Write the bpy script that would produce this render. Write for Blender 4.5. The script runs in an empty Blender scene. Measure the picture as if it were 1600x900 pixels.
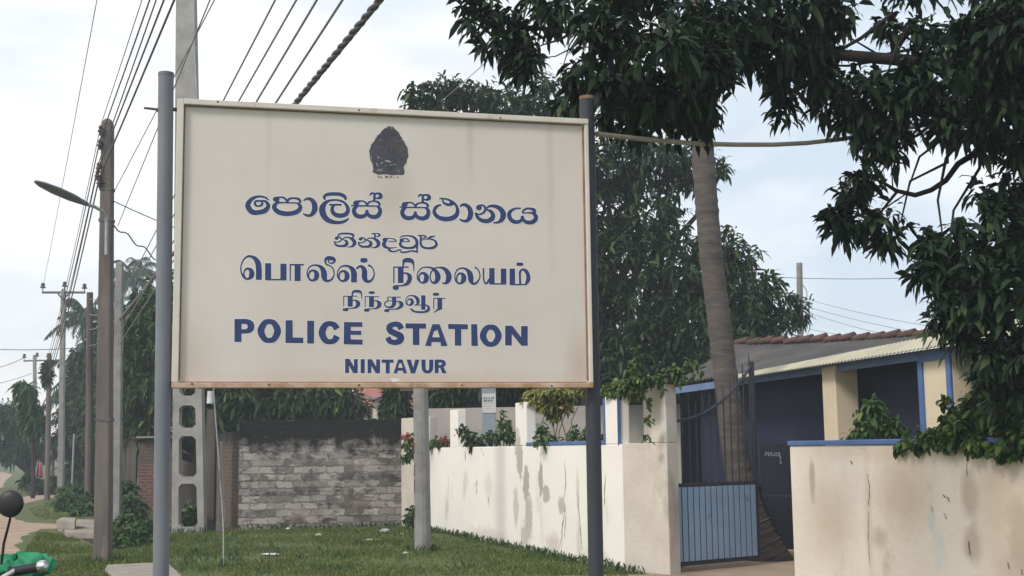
import bpy, math, random
import numpy as np
from mathutils import Vector, Matrix

random.seed(7)
RNG = np.random.default_rng(11)
SC = bpy.context.scene
COL = SC.collection

# ------------------------------------------------------------------ camera
FPX = 2000.0
PITCH = math.atan(252 / 2000.0)
ROLL = 0.012
EYE = np.array([0.0, 0.0, 1.6])
_F = np.array([0, math.cos(PITCH), math.sin(PITCH)])
_R0 = np.array([1.0, 0, 0])
_U0 = np.array([0, -math.sin(PITCH), math.cos(PITCH)])
_R = math.cos(ROLL) * _R0 - math.sin(ROLL) * _U0
_U = math.cos(ROLL) * _U0 + math.sin(ROLL) * _R0
cam = bpy.data.cameras.new('camera')
cam.sensor_width = 36.0
cam.lens = 36.0 * FPX / 1600.0
cam.clip_start = 0.1
cam.clip_end = 3000
camo = bpy.data.objects.new('camera', cam)
M = Matrix(((_R[0], _U[0], -_F[0], 0), (_R[1], _U[1], -_F[1], 0), (_R[2], _U[2], -_F[2], 1.6), (0, 0, 0, 1)))
camo.matrix_world = M
COL.objects.link(camo)
SC.camera = camo

# ------------------------------------------------------------------ light
EXPOSURE = 0.64
SUN_STRENGTH = 1.5
SUN_DIR = Vector((-0.75, -0.75, 0.90)).normalized()
CLOUD = (0.81, 0.81, 0.805)
CLOUD2 = (0.50, 0.575, 0.65)
SKY_GAIN = 1.0
world = bpy.data.worlds.new('World')
SC.world = world
world.use_nodes = True
nt = world.node_tree
nt.nodes.clear()
n_out = nt.nodes.new('ShaderNodeOutputWorld')
n_sky = nt.nodes.new('ShaderNodeTexSky')
n_sky.sky_type = 'NISHITA'
n_sky.sun_disc = False
n_sky.sun_elevation = math.asin(SUN_DIR.z)
n_sky.sun_rotation = math.atan2(SUN_DIR.x, SUN_DIR.y)
n_bg1 = nt.nodes.new('ShaderNodeBackground')
n_bg1.inputs['Strength'].default_value = 0.08
nt.links.new(n_sky.outputs[0], n_bg1.inputs[0])
n_tc = nt.nodes.new('ShaderNodeTexCoord')
n_map = nt.nodes.new('ShaderNodeMapping')
n_map.inputs['Scale'].default_value = (1, 1, 3.2)
nt.links.new(n_tc.outputs['Generated'], n_map.inputs[0])
n_noi = nt.nodes.new('ShaderNodeTexNoise')
n_noi.inputs['Scale'].default_value = 3.4
n_noi.inputs['Detail'].default_value = 5
n_noi.inputs['Distortion'].default_value = 0.4
nt.links.new(n_map.outputs[0], n_noi.inputs['Vector'])
n_rmp = nt.nodes.new('ShaderNodeValToRGB')
n_rmp.color_ramp.elements[0].position = 0.36
n_rmp.color_ramp.elements[0].color = (*CLOUD2, 1)
n_rmp.color_ramp.elements[1].position = 0.62
n_rmp.color_ramp.elements[1].color = (*CLOUD, 1)
n_sx = nt.nodes.new('ShaderNodeSeparateXYZ')
nt.links.new(n_tc.outputs['Generated'], n_sx.inputs[0])
n_bias = nt.nodes.new('ShaderNodeMath')        # the cloud deck thins towards the right
n_bias.operation = 'MULTIPLY_ADD'
nt.links.new(n_sx.outputs[0], n_bias.inputs[0])
n_bias.inputs[1].default_value = -0.32
nt.links.new(n_noi.outputs[0], n_bias.inputs[2])
nt.links.new(n_bias.outputs[0], n_rmp.inputs[0])
n_bg2 = nt.nodes.new('ShaderNodeBackground')
n_bg2.inputs['Strength'].default_value = SKY_GAIN
nt.links.new(n_rmp.outputs[0], n_bg2.inputs[0])
n_mix = nt.nodes.new('ShaderNodeMixShader')
n_mix.inputs[0].default_value = 0.88
nt.links.new(n_bg1.outputs[0], n_mix.inputs[1])
nt.links.new(n_bg2.outputs[0], n_mix.inputs[2])
nt.links.new(n_mix.outputs[0], n_out.inputs[0])
sun = bpy.data.lights.new('sun', 'SUN')
sun.energy = SUN_STRENGTH
sun.angle = math.radians(14)
sun.color = (1.0, 0.95, 0.88)
suno = bpy.data.objects.new('sun', sun)
suno.rotation_euler = SUN_DIR.to_track_quat('Z', 'Y').to_euler()
COL.objects.link(suno)
SC.view_settings.view_transform = 'Standard'
SC.view_settings.look = 'None'
SC.view_settings.exposure = EXPOSURE
SC.view_settings.gamma = 1
SC.view_settings.use_curve_mapping = False


# ------------------------------------------------------------------ measuring the place from the photograph
def ray(x, y):
    return _F + _R * (x - 800) / FPX + _U * (450 - y) / FPX


def P(x, y, d):
    v = ray(x, y)
    return EYE + v * d / v[1]


def G(x, y, z=0.0):
    v = ray(x, y)
    return EYE + v * (z - 1.6) / v[2]


def onplane(x, y, p0, d):
    n = np.array([-d[1], d[0], 0.0])
    v = ray(x, y)
    return EYE + v * ((p0 - EYE) @ n) / (v @ n)


# ------------------------------------------------------------------ materials
def mat(name, c1, c2=None, scale=4.0, rough=0.8, bump=0.0, bscale=None, metal=0.0, detail=6, lo=0.35, hi=0.65,
        stretch=(1, 1, 1), c3=None, s3=1.0, lo3=0.55, hi3=0.7, st3=(1, 1, 1), d3=5, spec=0.3, co='Object'):
    """noise-mixed principled; c3 is a second layer (stains, rust, damp) with its own noise."""
    m = bpy.data.materials.new(name)
    m.use_nodes = True
    t = m.node_tree
    b = t.nodes['Principled BSDF']
    b.inputs['Roughness'].default_value = rough
    b.inputs['Metallic'].default_value = metal
    b.inputs['Specular IOR Level'].default_value = spec
    c2 = c2 or tuple(x * 0.8 for x in c1)
    tc = t.nodes.new('ShaderNodeTexCoord')

    def noise(sc, st, det):
        mp = t.nodes.new('ShaderNodeMapping')
        mp.inputs['Scale'].default_value = st
        t.links.new(tc.outputs[co], mp.inputs[0])
        n = t.nodes.new('ShaderNodeTexNoise')
        n.inputs['Scale'].default_value = sc
        n.inputs['Detail'].default_value = det
        n.inputs['Roughness'].default_value = 0.6
        t.links.new(mp.outputs[0], n.inputs['Vector'])
        return n

    def ramp(src, a, z):
        r = t.nodes.new('ShaderNodeMapRange')
        r.inputs['From Min'].default_value = a
        r.inputs['From Max'].default_value = z
        t.links.new(src, r.inputs['Value'])
        return r.outputs[0]

    def mix(fac, a, bb):
        x = t.nodes.new('ShaderNodeMix')
        x.data_type = 'RGBA'
        t.links.new(fac, x.inputs[0])
        for sock, val in ((x.inputs[6], a), (x.inputs[7], bb)):
            if isinstance(val, tuple):
                sock.default_value = (*val, 1)
            else:
                t.links.new(val, sock)
        return x.outputs[2]
    n1 = noise(scale, stretch, detail)
    colr = mix(ramp(n1.outputs[0], lo, hi), c1, c2)
    if c3:
        n3 = noise(s3, st3, d3)
        colr = mix(ramp(n3.outputs[0], lo3, hi3), colr, c3)
    t.links.new(colr, b.inputs['Base Color'])
    if bump:
        nb = noise(bscale or scale * 4, (1, 1, 1), 6)
        bp = t.nodes.new('ShaderNodeBump')
        bp.inputs['Strength'].default_value = bump
        bp.inputs['Distance'].default_value = 0.02
        t.links.new(nb.outputs[0], bp.inputs['Height'])
        t.links.new(bp.outputs[0], b.inputs['Normal'])
    m['api'] = 1
    return m


def spots(m, lst, nscale=9.0, namp=0.9):
    """soft-edged stains with shapes of their own: lst of (x, z, rx, rz, colour, strength, sharpness) in the wall's own axes"""
    t = m.node_tree
    b = t.nodes['Principled BSDF']
    tc = t.nodes.new('ShaderNodeTexCoord')
    nz = t.nodes.new('ShaderNodeTexNoise')
    nz.inputs['Scale'].default_value = nscale
    nz.inputs['Detail'].default_value = 7
    nz.inputs['Roughness'].default_value = 0.65
    t.links.new(tc.outputs['Object'], nz.inputs['Vector'])
    cur = b.inputs['Base Color'].links[0].from_socket
    for (x, z, rx, rz, colr, st, sharp) in lst:
        mp = t.nodes.new('ShaderNodeMapping')
        mp.inputs['Location'].default_value = (-x / rx, 0, -z / rz)
        mp.inputs['Scale'].default_value = (1 / rx, 0, 1 / rz)
        t.links.new(tc.outputs['Object'], mp.inputs[0])
        ln = t.nodes.new('ShaderNodeVectorMath')
        ln.operation = 'LENGTH'
        t.links.new(mp.outputs[0], ln.inputs[0])
        ma = t.nodes.new('ShaderNodeMath')
        ma.operation = 'MULTIPLY_ADD'
        t.links.new(nz.outputs[0], ma.inputs[0])
        ma.inputs[1].default_value = -namp * 2
        ma.inputs[2].default_value = namp
        sm = t.nodes.new('ShaderNodeMath')
        sm.operation = 'ADD'
        t.links.new(ln.outputs['Value'], sm.inputs[0])
        t.links.new(ma.outputs[0], sm.inputs[1])
        mr = t.nodes.new('ShaderNodeMapRange')
        mr.inputs['From Min'].default_value = 1 + sharp
        mr.inputs['From Max'].default_value = 1 - sharp
        mr.inputs['To Max'].default_value = st
        t.links.new(sm.outputs[0], mr.inputs['Value'])
        mx = t.nodes.new('ShaderNodeMix')
        mx.data_type = 'RGBA'
        t.links.new(mr.outputs[0], mx.inputs[0])
        t.links.new(cur, mx.inputs[6])
        mx.inputs[7].default_value = (*colr, 1)
        cur = mx.outputs[2]
    t.links.new(cur, b.inputs['Base Color'])


def leafmat(name, c1, c2, trans=0.15, rough=0.5):
    m = bpy.data.materials.new(name)
    m.use_nodes = True
    t = m.node_tree
    b = t.nodes['Principled BSDF']
    b.inputs['Roughness'].default_value = rough
    b.inputs['Specular IOR Level'].default_value = 0.16
    g = t.nodes.new('ShaderNodeNewGeometry')
    x = t.nodes.new('ShaderNodeMix')
    x.data_type = 'RGBA'
    t.links.new(g.outputs['Random Per Island'], x.inputs[0])
    x.inputs[6].default_value = (*c1, 1)
    x.inputs[7].default_value = (*c2, 1)
    young = t.nodes.new('ShaderNodeMath')          # a few paler young leaves
    young.operation = 'GREATER_THAN'
    wn = t.nodes.new('ShaderNodeTexWhiteNoise')
    wn.noise_dimensions = '1D'
    t.links.new(g.outputs['Random Per Island'], wn.inputs['W'])
    t.links.new(wn.outputs['Value'], young.inputs[0])
    young.inputs[1].default_value = 0.93
    y2 = t.nodes.new('ShaderNodeMix')
    y2.data_type = 'RGBA'
    t.links.new(young.outputs[0], y2.inputs[0])
    t.links.new(x.outputs[2], y2.inputs[6])
    y2.inputs[7].default_value = (c2[0] * 2.3, c2[1] * 1.7, c2[2] * 1.5, 1)
    x = y2
    t.links.new(x.outputs[2], b.inputs['Base Color'])
    tr = t.nodes.new('ShaderNodeBsdfTranslucent')
    t.links.new(x.outputs[2], tr.inputs['Color'])
    ms = t.nodes.new('ShaderNodeMixShader')
    ms.inputs[0].default_value = trans
    t.links.new(b.outputs[0], ms.inputs[1])
    t.links.new(tr.outputs[0], ms.inputs[2])
    t.links.new(ms.outputs[0], t.nodes['Material Output'].inputs['Surface'])
    return m


def brickmat(name, b1, b2, mortar, bw, bh, mould=None, mz=(1.5, 1.9), msize=0.02, plaster=None, swap=False):
    """rough old masonry in the wall's own x/z; a mould layer grows towards the top of the wall."""
    m = bpy.data.materials.new(name)
    m.use_nodes = True
    t = m.node_tree
    b = t.nodes['Principled BSDF']
    b.inputs['Roughness'].default_value = 0.95
    b.inputs['Specular IOR Level'].default_value = 0.15
    tc = t.nodes.new('ShaderNodeTexCoord')
    sep = t.nodes.new('ShaderNodeSeparateXYZ')
    t.links.new(tc.outputs['Object'], sep.inputs[0])
    cmb = t.nodes.new('ShaderNodeCombineXYZ')
    t.links.new(sep.outputs[1 if swap else 0], cmb.inputs[0])
    t.links.new(sep.outputs[2], cmb.inputs[1])
    wn = t.nodes.new('ShaderNodeTexNoise')
    wn.inputs['Scale'].default_value = 9
    wn.inputs['Detail'].default_value = 4
    t.links.new(tc.outputs['Object'], wn.inputs['Vector'])
    ad = t.nodes.new('ShaderNodeVectorMath')
    ad.operation = 'MULTIPLY_ADD'
    t.links.new(wn.outputs['Color'], ad.inputs[0])
    ad.inputs[1].default_value = (0.26, 0.11, 0)
    t.links.new(cmb.outputs[0], ad.inputs[2])
    br = t.nodes.new('ShaderNodeTexBrick')
    br.inputs['Scale'].default_value = 1
    br.inputs['Brick Width'].default_value = bw
    br.inputs['Row Height'].default_value = bh
    br.inputs['Mortar Size'].default_value = msize
    br.inputs['Mortar Smooth'].default_value = 0.4
    br.inputs['Color1'].default_value = (*b1, 1)
    br.inputs['Color2'].default_value = (*b2, 1)
    br.inputs['Mortar'].default_value = (*mortar, 1)
    t.links.new(ad.outputs[0], br.inputs['Vector'])
    out = br.outputs['Color']

    def layer(out, colr, scale, lo, hi, zsrc=None, detail=8, st=(1, 1, 1)):
        mp = t.nodes.new('ShaderNodeMapping')
        mp.inputs['Scale'].default_value = st
        t.links.new(tc.outputs['Object'], mp.inputs[0])
        n = t.nodes.new('ShaderNodeTexNoise')
        n.inputs['Scale'].default_value = scale
        n.inputs['Detail'].default_value = detail
        n.inputs['Roughness'].default_value = 0.7
        t.links.new(mp.outputs[0], n.inputs['Vector'])
        src = n.outputs[0]
        if zsrc:
            r0 = t.nodes.new('ShaderNodeMapRange')
            r0.inputs['From Min'].default_value = zsrc[0]
            r0.inputs['From Max'].default_value = zsrc[1]
            r0.inputs['To Min'].default_value = -0.3
            r0.inputs['To Max'].default_value = 0.32
            t.links.new(sep.outputs[2], r0.inputs['Value'])
            s = t.nodes.new('ShaderNodeMath')
            s.operation = 'ADD'
            t.links.new(src, s.inputs[0])
            t.links.new(r0.outputs[0], s.inputs[1])
            src = s.outputs[0]
        r = t.nodes.new('ShaderNodeMapRange')
        r.inputs['From Min'].default_value = lo
        r.inputs['From Max'].default_value = hi
        t.links.new(src, r.inputs['Value'])
        x = t.nodes.new('ShaderNodeMix')
        x.data_type = 'RGBA'
        t.links.new(r.outputs[0], x.inputs[0])
        t.links.new(out, x.inputs[6])
        x.inputs[7].default_value = (*colr, 1)
        return x.outputs[2]
    if plaster:
        out = layer(out, plaster, 1.7, 0.50, 0.66)
        out = layer(out, (0.24, 0.175, 0.135), 1.3, 0.56, 0.70)
        out = layer(out, tuple(c * 0.16 for c in plaster), 2.2, 0.50, 0.63, st=(0.8, 0.8, 1.6))
        out = layer(out, (0.60, 0.56, 0.51), 8.0, 0.58, 0.66, st=(0.5, 0.5, 2.4))
        out = layer(out, (0.06, 0.055, 0.05), 11.0, 0.62, 0.70, st=(0.6, 0.5, 1.8))
    if mould:
        out = layer(out, mould, 3.5, 0.44, 0.66, zsrc=mz)
        out = layer(out, (0.16, 0.15, 0.14), 7.0, 0.60, 0.70, st=(.6, .5, 1.6))
        out = layer(out, (0.42, 0.39, 0.36), 10.0, 0.665, 0.71, st=(.5, .5, 2.0))
    t.links.new(out, b.inputs['Base Color'])
    bp = t.nodes.new('ShaderNodeBump')
    bp.inputs['Strength'].default_value = 0.55
    bp.inputs['Distance'].default_value = 0.02
    mx = t.nodes.new('ShaderNodeMath')
    mx.operation = 'MULTIPLY_ADD'
    t.links.new(br.outputs['Fac'], mx.inputs[0])
    mx.inputs[1].default_value = -0.8
    n9 = t.nodes.new('ShaderNodeTexNoise')
    n9.inputs['Scale'].default_value = 14
    n9.inputs['Detail'].default_value = 8
    t.links.new(tc.outputs['Object'], n9.inputs['Vector'])
    t.links.new(n9.outputs[0], mx.inputs[2])
    t.links.new(mx.outputs[0], bp.inputs['Height'])
    t.links.new(bp.outputs[0], b.inputs['Normal'])
    return m


# ------------------------------------------------------------------ object helpers
def tag(o, label=None, cat=None, group=None, kind=None):
    if label:
        o['label'] = label
    if cat:
        o['category'] = cat
    if group:
        o['group'] = group
    if kind:
        o['kind'] = kind
    return o


def empty(name, loc, rz=0.0, label=None, cat=None, group=None):
    o = bpy.data.objects.new(name, None)
    COL.objects.link(o)
    o.empty_display_size = 0.2
    o.location = tuple(float(v) for v in loc)
    o.rotation_euler = (0, 0, rz)
    return tag(o, label, cat, group)


def norm(v):
    v = np.asarray(v, float)
    return v / (np.linalg.norm(v) + 1e-12)


class MB:
    """collects shapes for ONE mesh; coordinates are relative to `org` when given (world minus origin)."""

    def __init__(self, org=(0, 0, 0)):
        self.v = []
        self.f = []
        self.org = np.asarray(org, float)

    def pts(self, ps):
        i = len(self.v)
        self.v += [tuple(np.asarray(p, float) - self.org) for p in ps]
        return i

    def poly(self, ps):
        i = self.pts(ps)
        self.f.append(tuple(range(i, i + len(ps))))

    def box(self, a, b):
        (x0, y0, z0), (x1, y1, z1) = a, b
        i = self.pts([(x0, y0, z0), (x1, y0, z0), (x1, y1, z0), (x0, y1, z0), (x0, y0, z1), (x1, y0, z1), (x1, y1, z1), (x0, y1, z1)])
        for q in ((0, 3, 2, 1), (4, 5, 6, 7), (0, 1, 5, 4), (1, 2, 6, 5), (2, 3, 7, 6), (3, 0, 4, 7)):
            self.f.append(tuple(i + k for k in q))

    def obox(self, c, ax, ay, az):
        """box from its centre and three half-axis vectors"""
        c, ax, ay, az = (np.asarray(k, float) for k in (c, ax, ay, az))
        i = self.pts([c - ax - ay - az, c + ax - ay - az, c + ax + ay - az, c - ax + ay - az,
                      c - ax - ay + az, c + ax - ay + az, c + ax + ay + az, c - ax + ay + az])
        for q in ((0, 3, 2, 1), (4, 5, 6, 7), (0, 1, 5, 4), (1, 2, 6, 5), (2, 3, 7, 6), (3, 0, 4, 7)):
            self.f.append(tuple(i + k for k in q))

    def wallbox(self, a, b, z0, z1, th):
        """upright slab from ground point a to b; thickness th grows to the left of a->b"""
        a, b = np.array(a[:2], float), np.array(b[:2], float)
        d = norm(b - a)
        n = np.array([-d[1], d[0]]) * th
        q = [a, b, b + n, a + n]
        i = self.pts([(*p, z0) for p in q] + [(*p, z1) for p in q])
        for k in ((0, 3, 2, 1), (4, 5, 6, 7), (0, 1, 5, 4), (1, 2, 6, 5), (2, 3, 7, 6), (3, 0, 4, 7)):
            self.f.append(tuple(i + j for j in k))

    def tube(self, path, rad, n=10, cap=True, sq=None):
        path = [np.asarray(p, float) for p in path]
        if np.isscalar(rad):
            rad = [rad] * len(path)
        rings = []
        ref = None
        for k, p in enumerate(path):
            t = norm(path[min(k + 1, len(path) - 1)] - path[max(k - 1, 0)])
            if ref is None:
                ref = np.array([1.0, 0, 0]) if abs(t[0]) < 0.8 else np.array([0, 1.0, 0])
            a = norm(np.cross(t, ref))
            c = np.cross(a, t)
            ref = c
            if sq:
                ring = [p + rad[k] * (math.cos(sq + math.pi / 2 * j) * a + math.sin(sq + math.pi / 2 * j) * c) * 1.414 for j in range(4)]
            else:
                ring = [p + rad[k] * (math.cos(2 * math.pi * j / n) * a + math.sin(2 * math.pi * j / n) * c) for j in range(n)]
            rings.append(self.pts(ring))
        m = 4 if sq else n
        for k in range(len(rings) - 1):
            for j in range(m):
                self.f.append((rings[k] + j, rings[k] + (j + 1) % m, rings[k + 1] + (j + 1) % m, rings[k + 1] + j))
        if cap:
            self.f.append(tuple(rings[0] + j for j in reversed(range(m))))
            self.f.append(tuple(rings[-1] + j for j in range(m)))

    def ball(self, c, r, nu=12, nv=8):
        c = np.asarray(c, float)
        r = np.ones(3) * r
        i = self.pts([c + r * np.array([math.sin(math.pi * a / nv) * math.cos(2 * math.pi * b / nu), math.sin(math.pi * a / nv) * math.sin(2 * math.pi * b / nu), math.cos(math.pi * a / nv)])
                      for a in range(nv + 1) for b in range(nu)])
        for a in range(nv):
            for b in range(nu):
                self.f.append((i + a * nu + b, i + (a + 1) * nu + b, i + (a + 1) * nu + (b + 1) % nu, i + a * nu + (b + 1) % nu))

    def build(self, name, m, parent=None, smooth=False, bevel=0.0, loc=None):
        me = bpy.data.meshes.new(name)
        me.from_pydata(self.v, [], self.f)
        me.validate()
        me.materials.append(m)
        if smooth:
            for p in me.polygons:
                p.use_smooth = True
            try:
                me.set_sharp_from_angle(angle=math.radians(45))
            except Exception:
                pass
        o = bpy.data.objects.new(name, me)
        COL.objects.link(o)
        if parent:
            o.parent = parent
        elif loc is not None:
            o.location = tuple(float(k) for k in loc)
        else:
            o.location = tuple(float(k) for k in self.org)
        if bevel:
            b = o.modifiers.new('bevel', 'BEVEL')
            b.width = bevel
            b.segments = 2
            b.limit_method = 'ANGLE'
        return o


def npmesh(name, V, T, m, parent=None, smooth=True, loc=None):
    """one mesh from numpy vertices and triangles"""
    me = bpy.data.meshes.new(name)
    me.vertices.add(len(V))
    me.vertices.foreach_set('co', np.ascontiguousarray(V, np.float32).ravel())
    me.loops.add(len(T) * 3)
    me.loops.foreach_set('vertex_index', np.ascontiguousarray(T, np.int32).ravel())
    me.polygons.add(len(T))
    me.polygons.foreach_set('loop_start', np.arange(0, len(T) * 3, 3, dtype=np.int32))
    if smooth:
        me.polygons.foreach_set('use_smooth', np.ones(len(T), bool))
    me.update(calc_edges=True)
    me.materials.append(m)
    o = bpy.data.objects.new(name, me)
    COL.objects.link(o)
    if parent:
        o.parent = parent
    elif loc is not None:
        o.location = tuple(float(k) for k in loc)
    return o


def copytree(o, parent=None):
    c = o.copy()
    COL.objects.link(c)
    c.parent = parent
    for ch in list(o.children):
        copytree(ch, c)
    return c


def leaves(p, d, L, W, droop=0.5, fold=0.2):
    """p (N,3) leaf bases, d (N,3) directions, L/W (N,) -> vertices, triangles: folded, drooping blades"""
    N = len(p)
    d = d / np.linalg.norm(d, axis=1, keepdims=True)
    r = RNG.normal(size=(N, 3)) * 0.5 + np.array([0, 0, 1.0])
    s = np.cross(d, r)
    s /= np.linalg.norm(s, axis=1, keepdims=True) + 1e-9
    n = np.cross(s, d)
    L = L[:, None]
    W = W[:, None]
    dr = np.array([0, 0, -1.0]) * L * droop
    a = p + d * L * .34 + dr * .08
    b = p + d * L * .72 + dr * .36
    t = p + d * L * .96 + dr * .75
    V = np.stack([p, a + s * W * .5 + n * W * fold, a - s * W * .5 + n * W * fold, b + s * W * .42 + n * W * fold, b - s * W * .42 + n * W * fold, t], 1).reshape(-1, 3)
    i = np.arange(N)[:, None] * 6
    T = np.stack([i + np.array([[0, 1, 2]]), i + np.array([[1, 3, 2]]), i + np.array([[2, 3, 4]]), i + np.array([[3, 5, 4]])], 1).reshape(-1, 3)
    return V, T


def rdir(n):
    v = RNG.normal(size=(n, 3))
    return v / np.linalg.norm(v, axis=1, keepdims=True)


def crown(name, clumps, n_tips, per, L, W, m, parent, org, down=0.55, droop=0.7, shell=0.55):
    """clumps [(centre xyz, radius or (rx,ry,rz))]; leaves hang in whorls from twig tips spread through each clump"""
    cs = np.array([c for c, r in clumps], float)
    rs = np.array([np.ones(3) * r for c, r in clumps], float)
    vol = np.prod(rs, 1) ** (2 / 3)
    k = RNG.choice(len(cs), n_tips, p=vol / vol.sum())
    u = rdir(n_tips) * (shell + (1 - shell) * RNG.random((n_tips, 1))) * (0.75 + 0.35 * RNG.random((n_tips, 1)))
    tips = cs[k] + u * rs[k]
    out = u / (np.linalg.norm(u, axis=1, keepdims=True) + 1e-9)
    p = np.repeat(tips, per, 0) + RNG.normal(size=(n_tips * per, 3)) * L * .18
    d = rdir(n_tips * per) * .9 + np.repeat(out, per, 0) * .45 + np.array([0, 0, -down])
    ll = L * (0.45 + 0.85 * RNG.random(len(p)))
    V, T = leaves(p, d, ll, W * ll / L, droop)
    return npmesh(name, V - np.asarray(org), T, m, parent)


# ------------------------------------------------------------------ palette
m_panel = mat('sign_sheet', (0.685, 0.610, 0.562), (0.645, 0.575, 0.522), 1.6, 0.55, 0.04, 30, c3=(0.61, 0.535, 0.47), s3=1.1, lo3=0.5, hi3=0.8)
m_frame = mat('sign_frame_paint', (0.70, 0.63, 0.57), (0.64, 0.57, 0.50), 6, 0.55, 0.08, 60, c3=(0.40, 0.22, 0.13), s3=5, lo3=0.62, hi3=0.76, st3=(1, 1, 1))
m_frame_low = mat('sign_frame_rusty', (0.58, 0.43, 0.32), (0.40, 0.21, 0.12), 7, 0.7, 0.1, 60, c3=(0.62, 0.54, 0.45), s3=4, lo3=0.55, hi3=0.66)
m_rust = mat('rust', (0.22, 0.12, 0.075), (0.34, 0.22, 0.15), 9, 0.9, 0.2, 60)
m_blue = mat('letter_blue', (0.030, 0.048, 0.150), (0.040, 0.060, 0.165), 8, 0.45)
m_halo = mat('letter_white', (0.80, 0.77, 0.74), (0.76, 0.73, 0.69), 8, 0.5)
m_emblem = mat('emblem_dark', (0.085, 0.088, 0.115), (0.055, 0.052, 0.065), 9, 0.6, 0.3, 40, c3=(0.12, 0.085, 0.075), s3=5, lo3=0.5, hi3=0.75)
m_emblem_pale = mat('emblem_pale', (0.38, 0.34, 0.33), (0.25, 0.22, 0.22), 20, 0.7)
m_post = mat('post_grey_paint', (0.19, 0.20, 0.22), (0.145, 0.155, 0.18), 5, 0.5, 0.08, 40, stretch=(1, 1, .25), c3=(0.23, 0.15, 0.11), s3=6, lo3=0.66, hi3=0.78, spec=0.4)
m_post_shaded = mat('post_shaded_paint', (0.042, 0.044, 0.054), (0.032, 0.034, 0.044), 5, 0.5, 0.08, 40, stretch=(1, 1, .25), c3=(0.14, 0.075, 0.06), s3=4, lo3=0.6, hi3=0.72, spec=0.4)  # post paint with the tree's shade put into the colour, plus rust
m_bolt = mat('steel_stub', (0.16, 0.15, 0.15), (0.10, 0.08, 0.07), 20, 0.6, metal=0.5)
m_conc = mat('weathered_concrete', (0.30, 0.29, 0.28), (0.21, 0.20, 0.19), 3.5, 0.95, 0.5, 30, c3=(0.12, 0.11, 0.10), s3=3, lo3=0.58, hi3=0.75, st3=(1, 1, .3))
m_conc_pale = mat('pale_concrete', (0.36, 0.345, 0.32), (0.28, 0.265, 0.245), 3, 0.95, 0.4, 30, c3=(0.17, 0.16, 0.15), s3=2, lo3=0.6, hi3=0.75, st3=(1, 1, .3))
m_pole = mat('pole_brown_concrete', (0.17, 0.145, 0.13), (0.11, 0.095, 0.088), 5, 0.95, 0.5, 30, stretch=(1, 1, .15), c3=(0.25, 0.20, 0.17), s3=3, lo3=0.58, hi3=0.72, st3=(1, 1, .2))
m_wood = mat('old_grey_timber', (0.14, 0.12, 0.105), (0.09, 0.075, 0.065), 6, 0.95, 0.5, 40, stretch=(1, 1, .08))
m_porc = mat('brown_porcelain', (0.06, 0.05, 0.05), (0.09, 0.075, 0.07), 10, 0.3)
m_porc_w = mat('white_porcelain', (0.7, 0.7, 0.68), (0.6, 0.6, 0.58), 10, 0.3)
m_galv = mat('galvanised', (0.42, 0.43, 0.44), (0.33, 0.34, 0.35), 10, 0.5, metal=0.4)
m_lamp = mat('lamp_grey', (0.16, 0.17, 0.19), (0.12, 0.13, 0.15), 8, 0.5)
m_wire = mat('wire_black', (0.12, 0.12, 0.13), (0.10, 0.10, 0.11), 10, 0.6)
m_wire_thin = mat('wire_aluminium', (0.28, 0.28, 0.29), (0.22, 0.22, 0.23), 10, 0.5)
m_white = mat('white_wall_paint', (0.87, 0.825, 0.775), (0.83, 0.78, 0.725), 1.5, 0.9, 0.25, 14, c3=(0.60, 0.56, 0.50), s3=1.3, lo3=0.60, hi3=0.74, st3=(1, 1, .45))
m_white2 = mat('stained_wall_paint', (0.80, 0.71, 0.62), (0.70, 0.60, 0.51), 1.1, 0.92, 0.3, 12, detail=5, lo=0.38, hi=0.68, c3=(0.46, 0.38, 0.31), s3=1.7, lo3=0.62, hi3=0.78, st3=(1.2, 1, .6))
m_stain = mat('bare_grey_render', (0.40, 0.37, 0.33), (0.47, 0.43, 0.385), 6, 0.95, 0.3, 20)
m_crack = mat('crack_dark', (0.13, 0.11, 0.095), (0.24, 0.20, 0.17), 9, 0.95)
m_return = mat('shaded_return_paint', (0.62, 0.565, 0.50), (0.53, 0.475, 0.41), 2.0, 0.92, 0.4, 14, c3=(0.36, 0.31, 0.26), s3=2.0, lo3=0.58, hi3=0.74, st3=(1, 1, .4))  # stained whitewash with the shade of these faces mixed into the colour
m_inner = mat('inner_wall_render', (0.44, 0.40, 0.36), (0.36, 0.33, 0.30), 1.4, 0.95, 0.2, 12)
m_coping = mat('coping_blue', (0.095, 0.165, 0.36), (0.075, 0.135, 0.30), 5, 0.6, 0.1, 20)
m_gateblue = mat('gate_blue', (0.29, 0.40, 0.56), (0.25, 0.355, 0.51), 3, 0.5, 0.05, 30, c3=(0.10, 0.14, 0.22), s3=4, lo3=0.62, hi3=0.8)
m_iron = mat('gate_iron', (0.035, 0.037, 0.052), (0.05, 0.05, 0.062), 8, 0.6)
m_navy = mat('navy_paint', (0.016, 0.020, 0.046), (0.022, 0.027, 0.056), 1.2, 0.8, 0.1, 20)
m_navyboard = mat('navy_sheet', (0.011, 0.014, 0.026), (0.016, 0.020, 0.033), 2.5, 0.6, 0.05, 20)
m_fascia = mat('fascia_skylit_blue', (0.17, 0.24, 0.42), (0.13, 0.19, 0.34), 2, 0.6)  # blue paint lightened for the sky reflected in it
m_cream = mat('cream_pillar', (0.70, 0.60, 0.44), (0.62, 0.525, 0.385), 2, 0.9, 0.15, 16)
m_roof = mat('asbestos_roof', (0.10, 0.092, 0.088), (0.075, 0.07, 0.068), 2, 0.9, 0.2, 16, c3=(0.14, 0.125, 0.11), s3=1.3, lo3=0.5, hi3=0.75)
m_sheet = mat('pale_roof_sheet', (0.46, 0.43, 0.33), (0.36, 0.335, 0.26), 1.6, 0.9, 0.15, 16)
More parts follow.
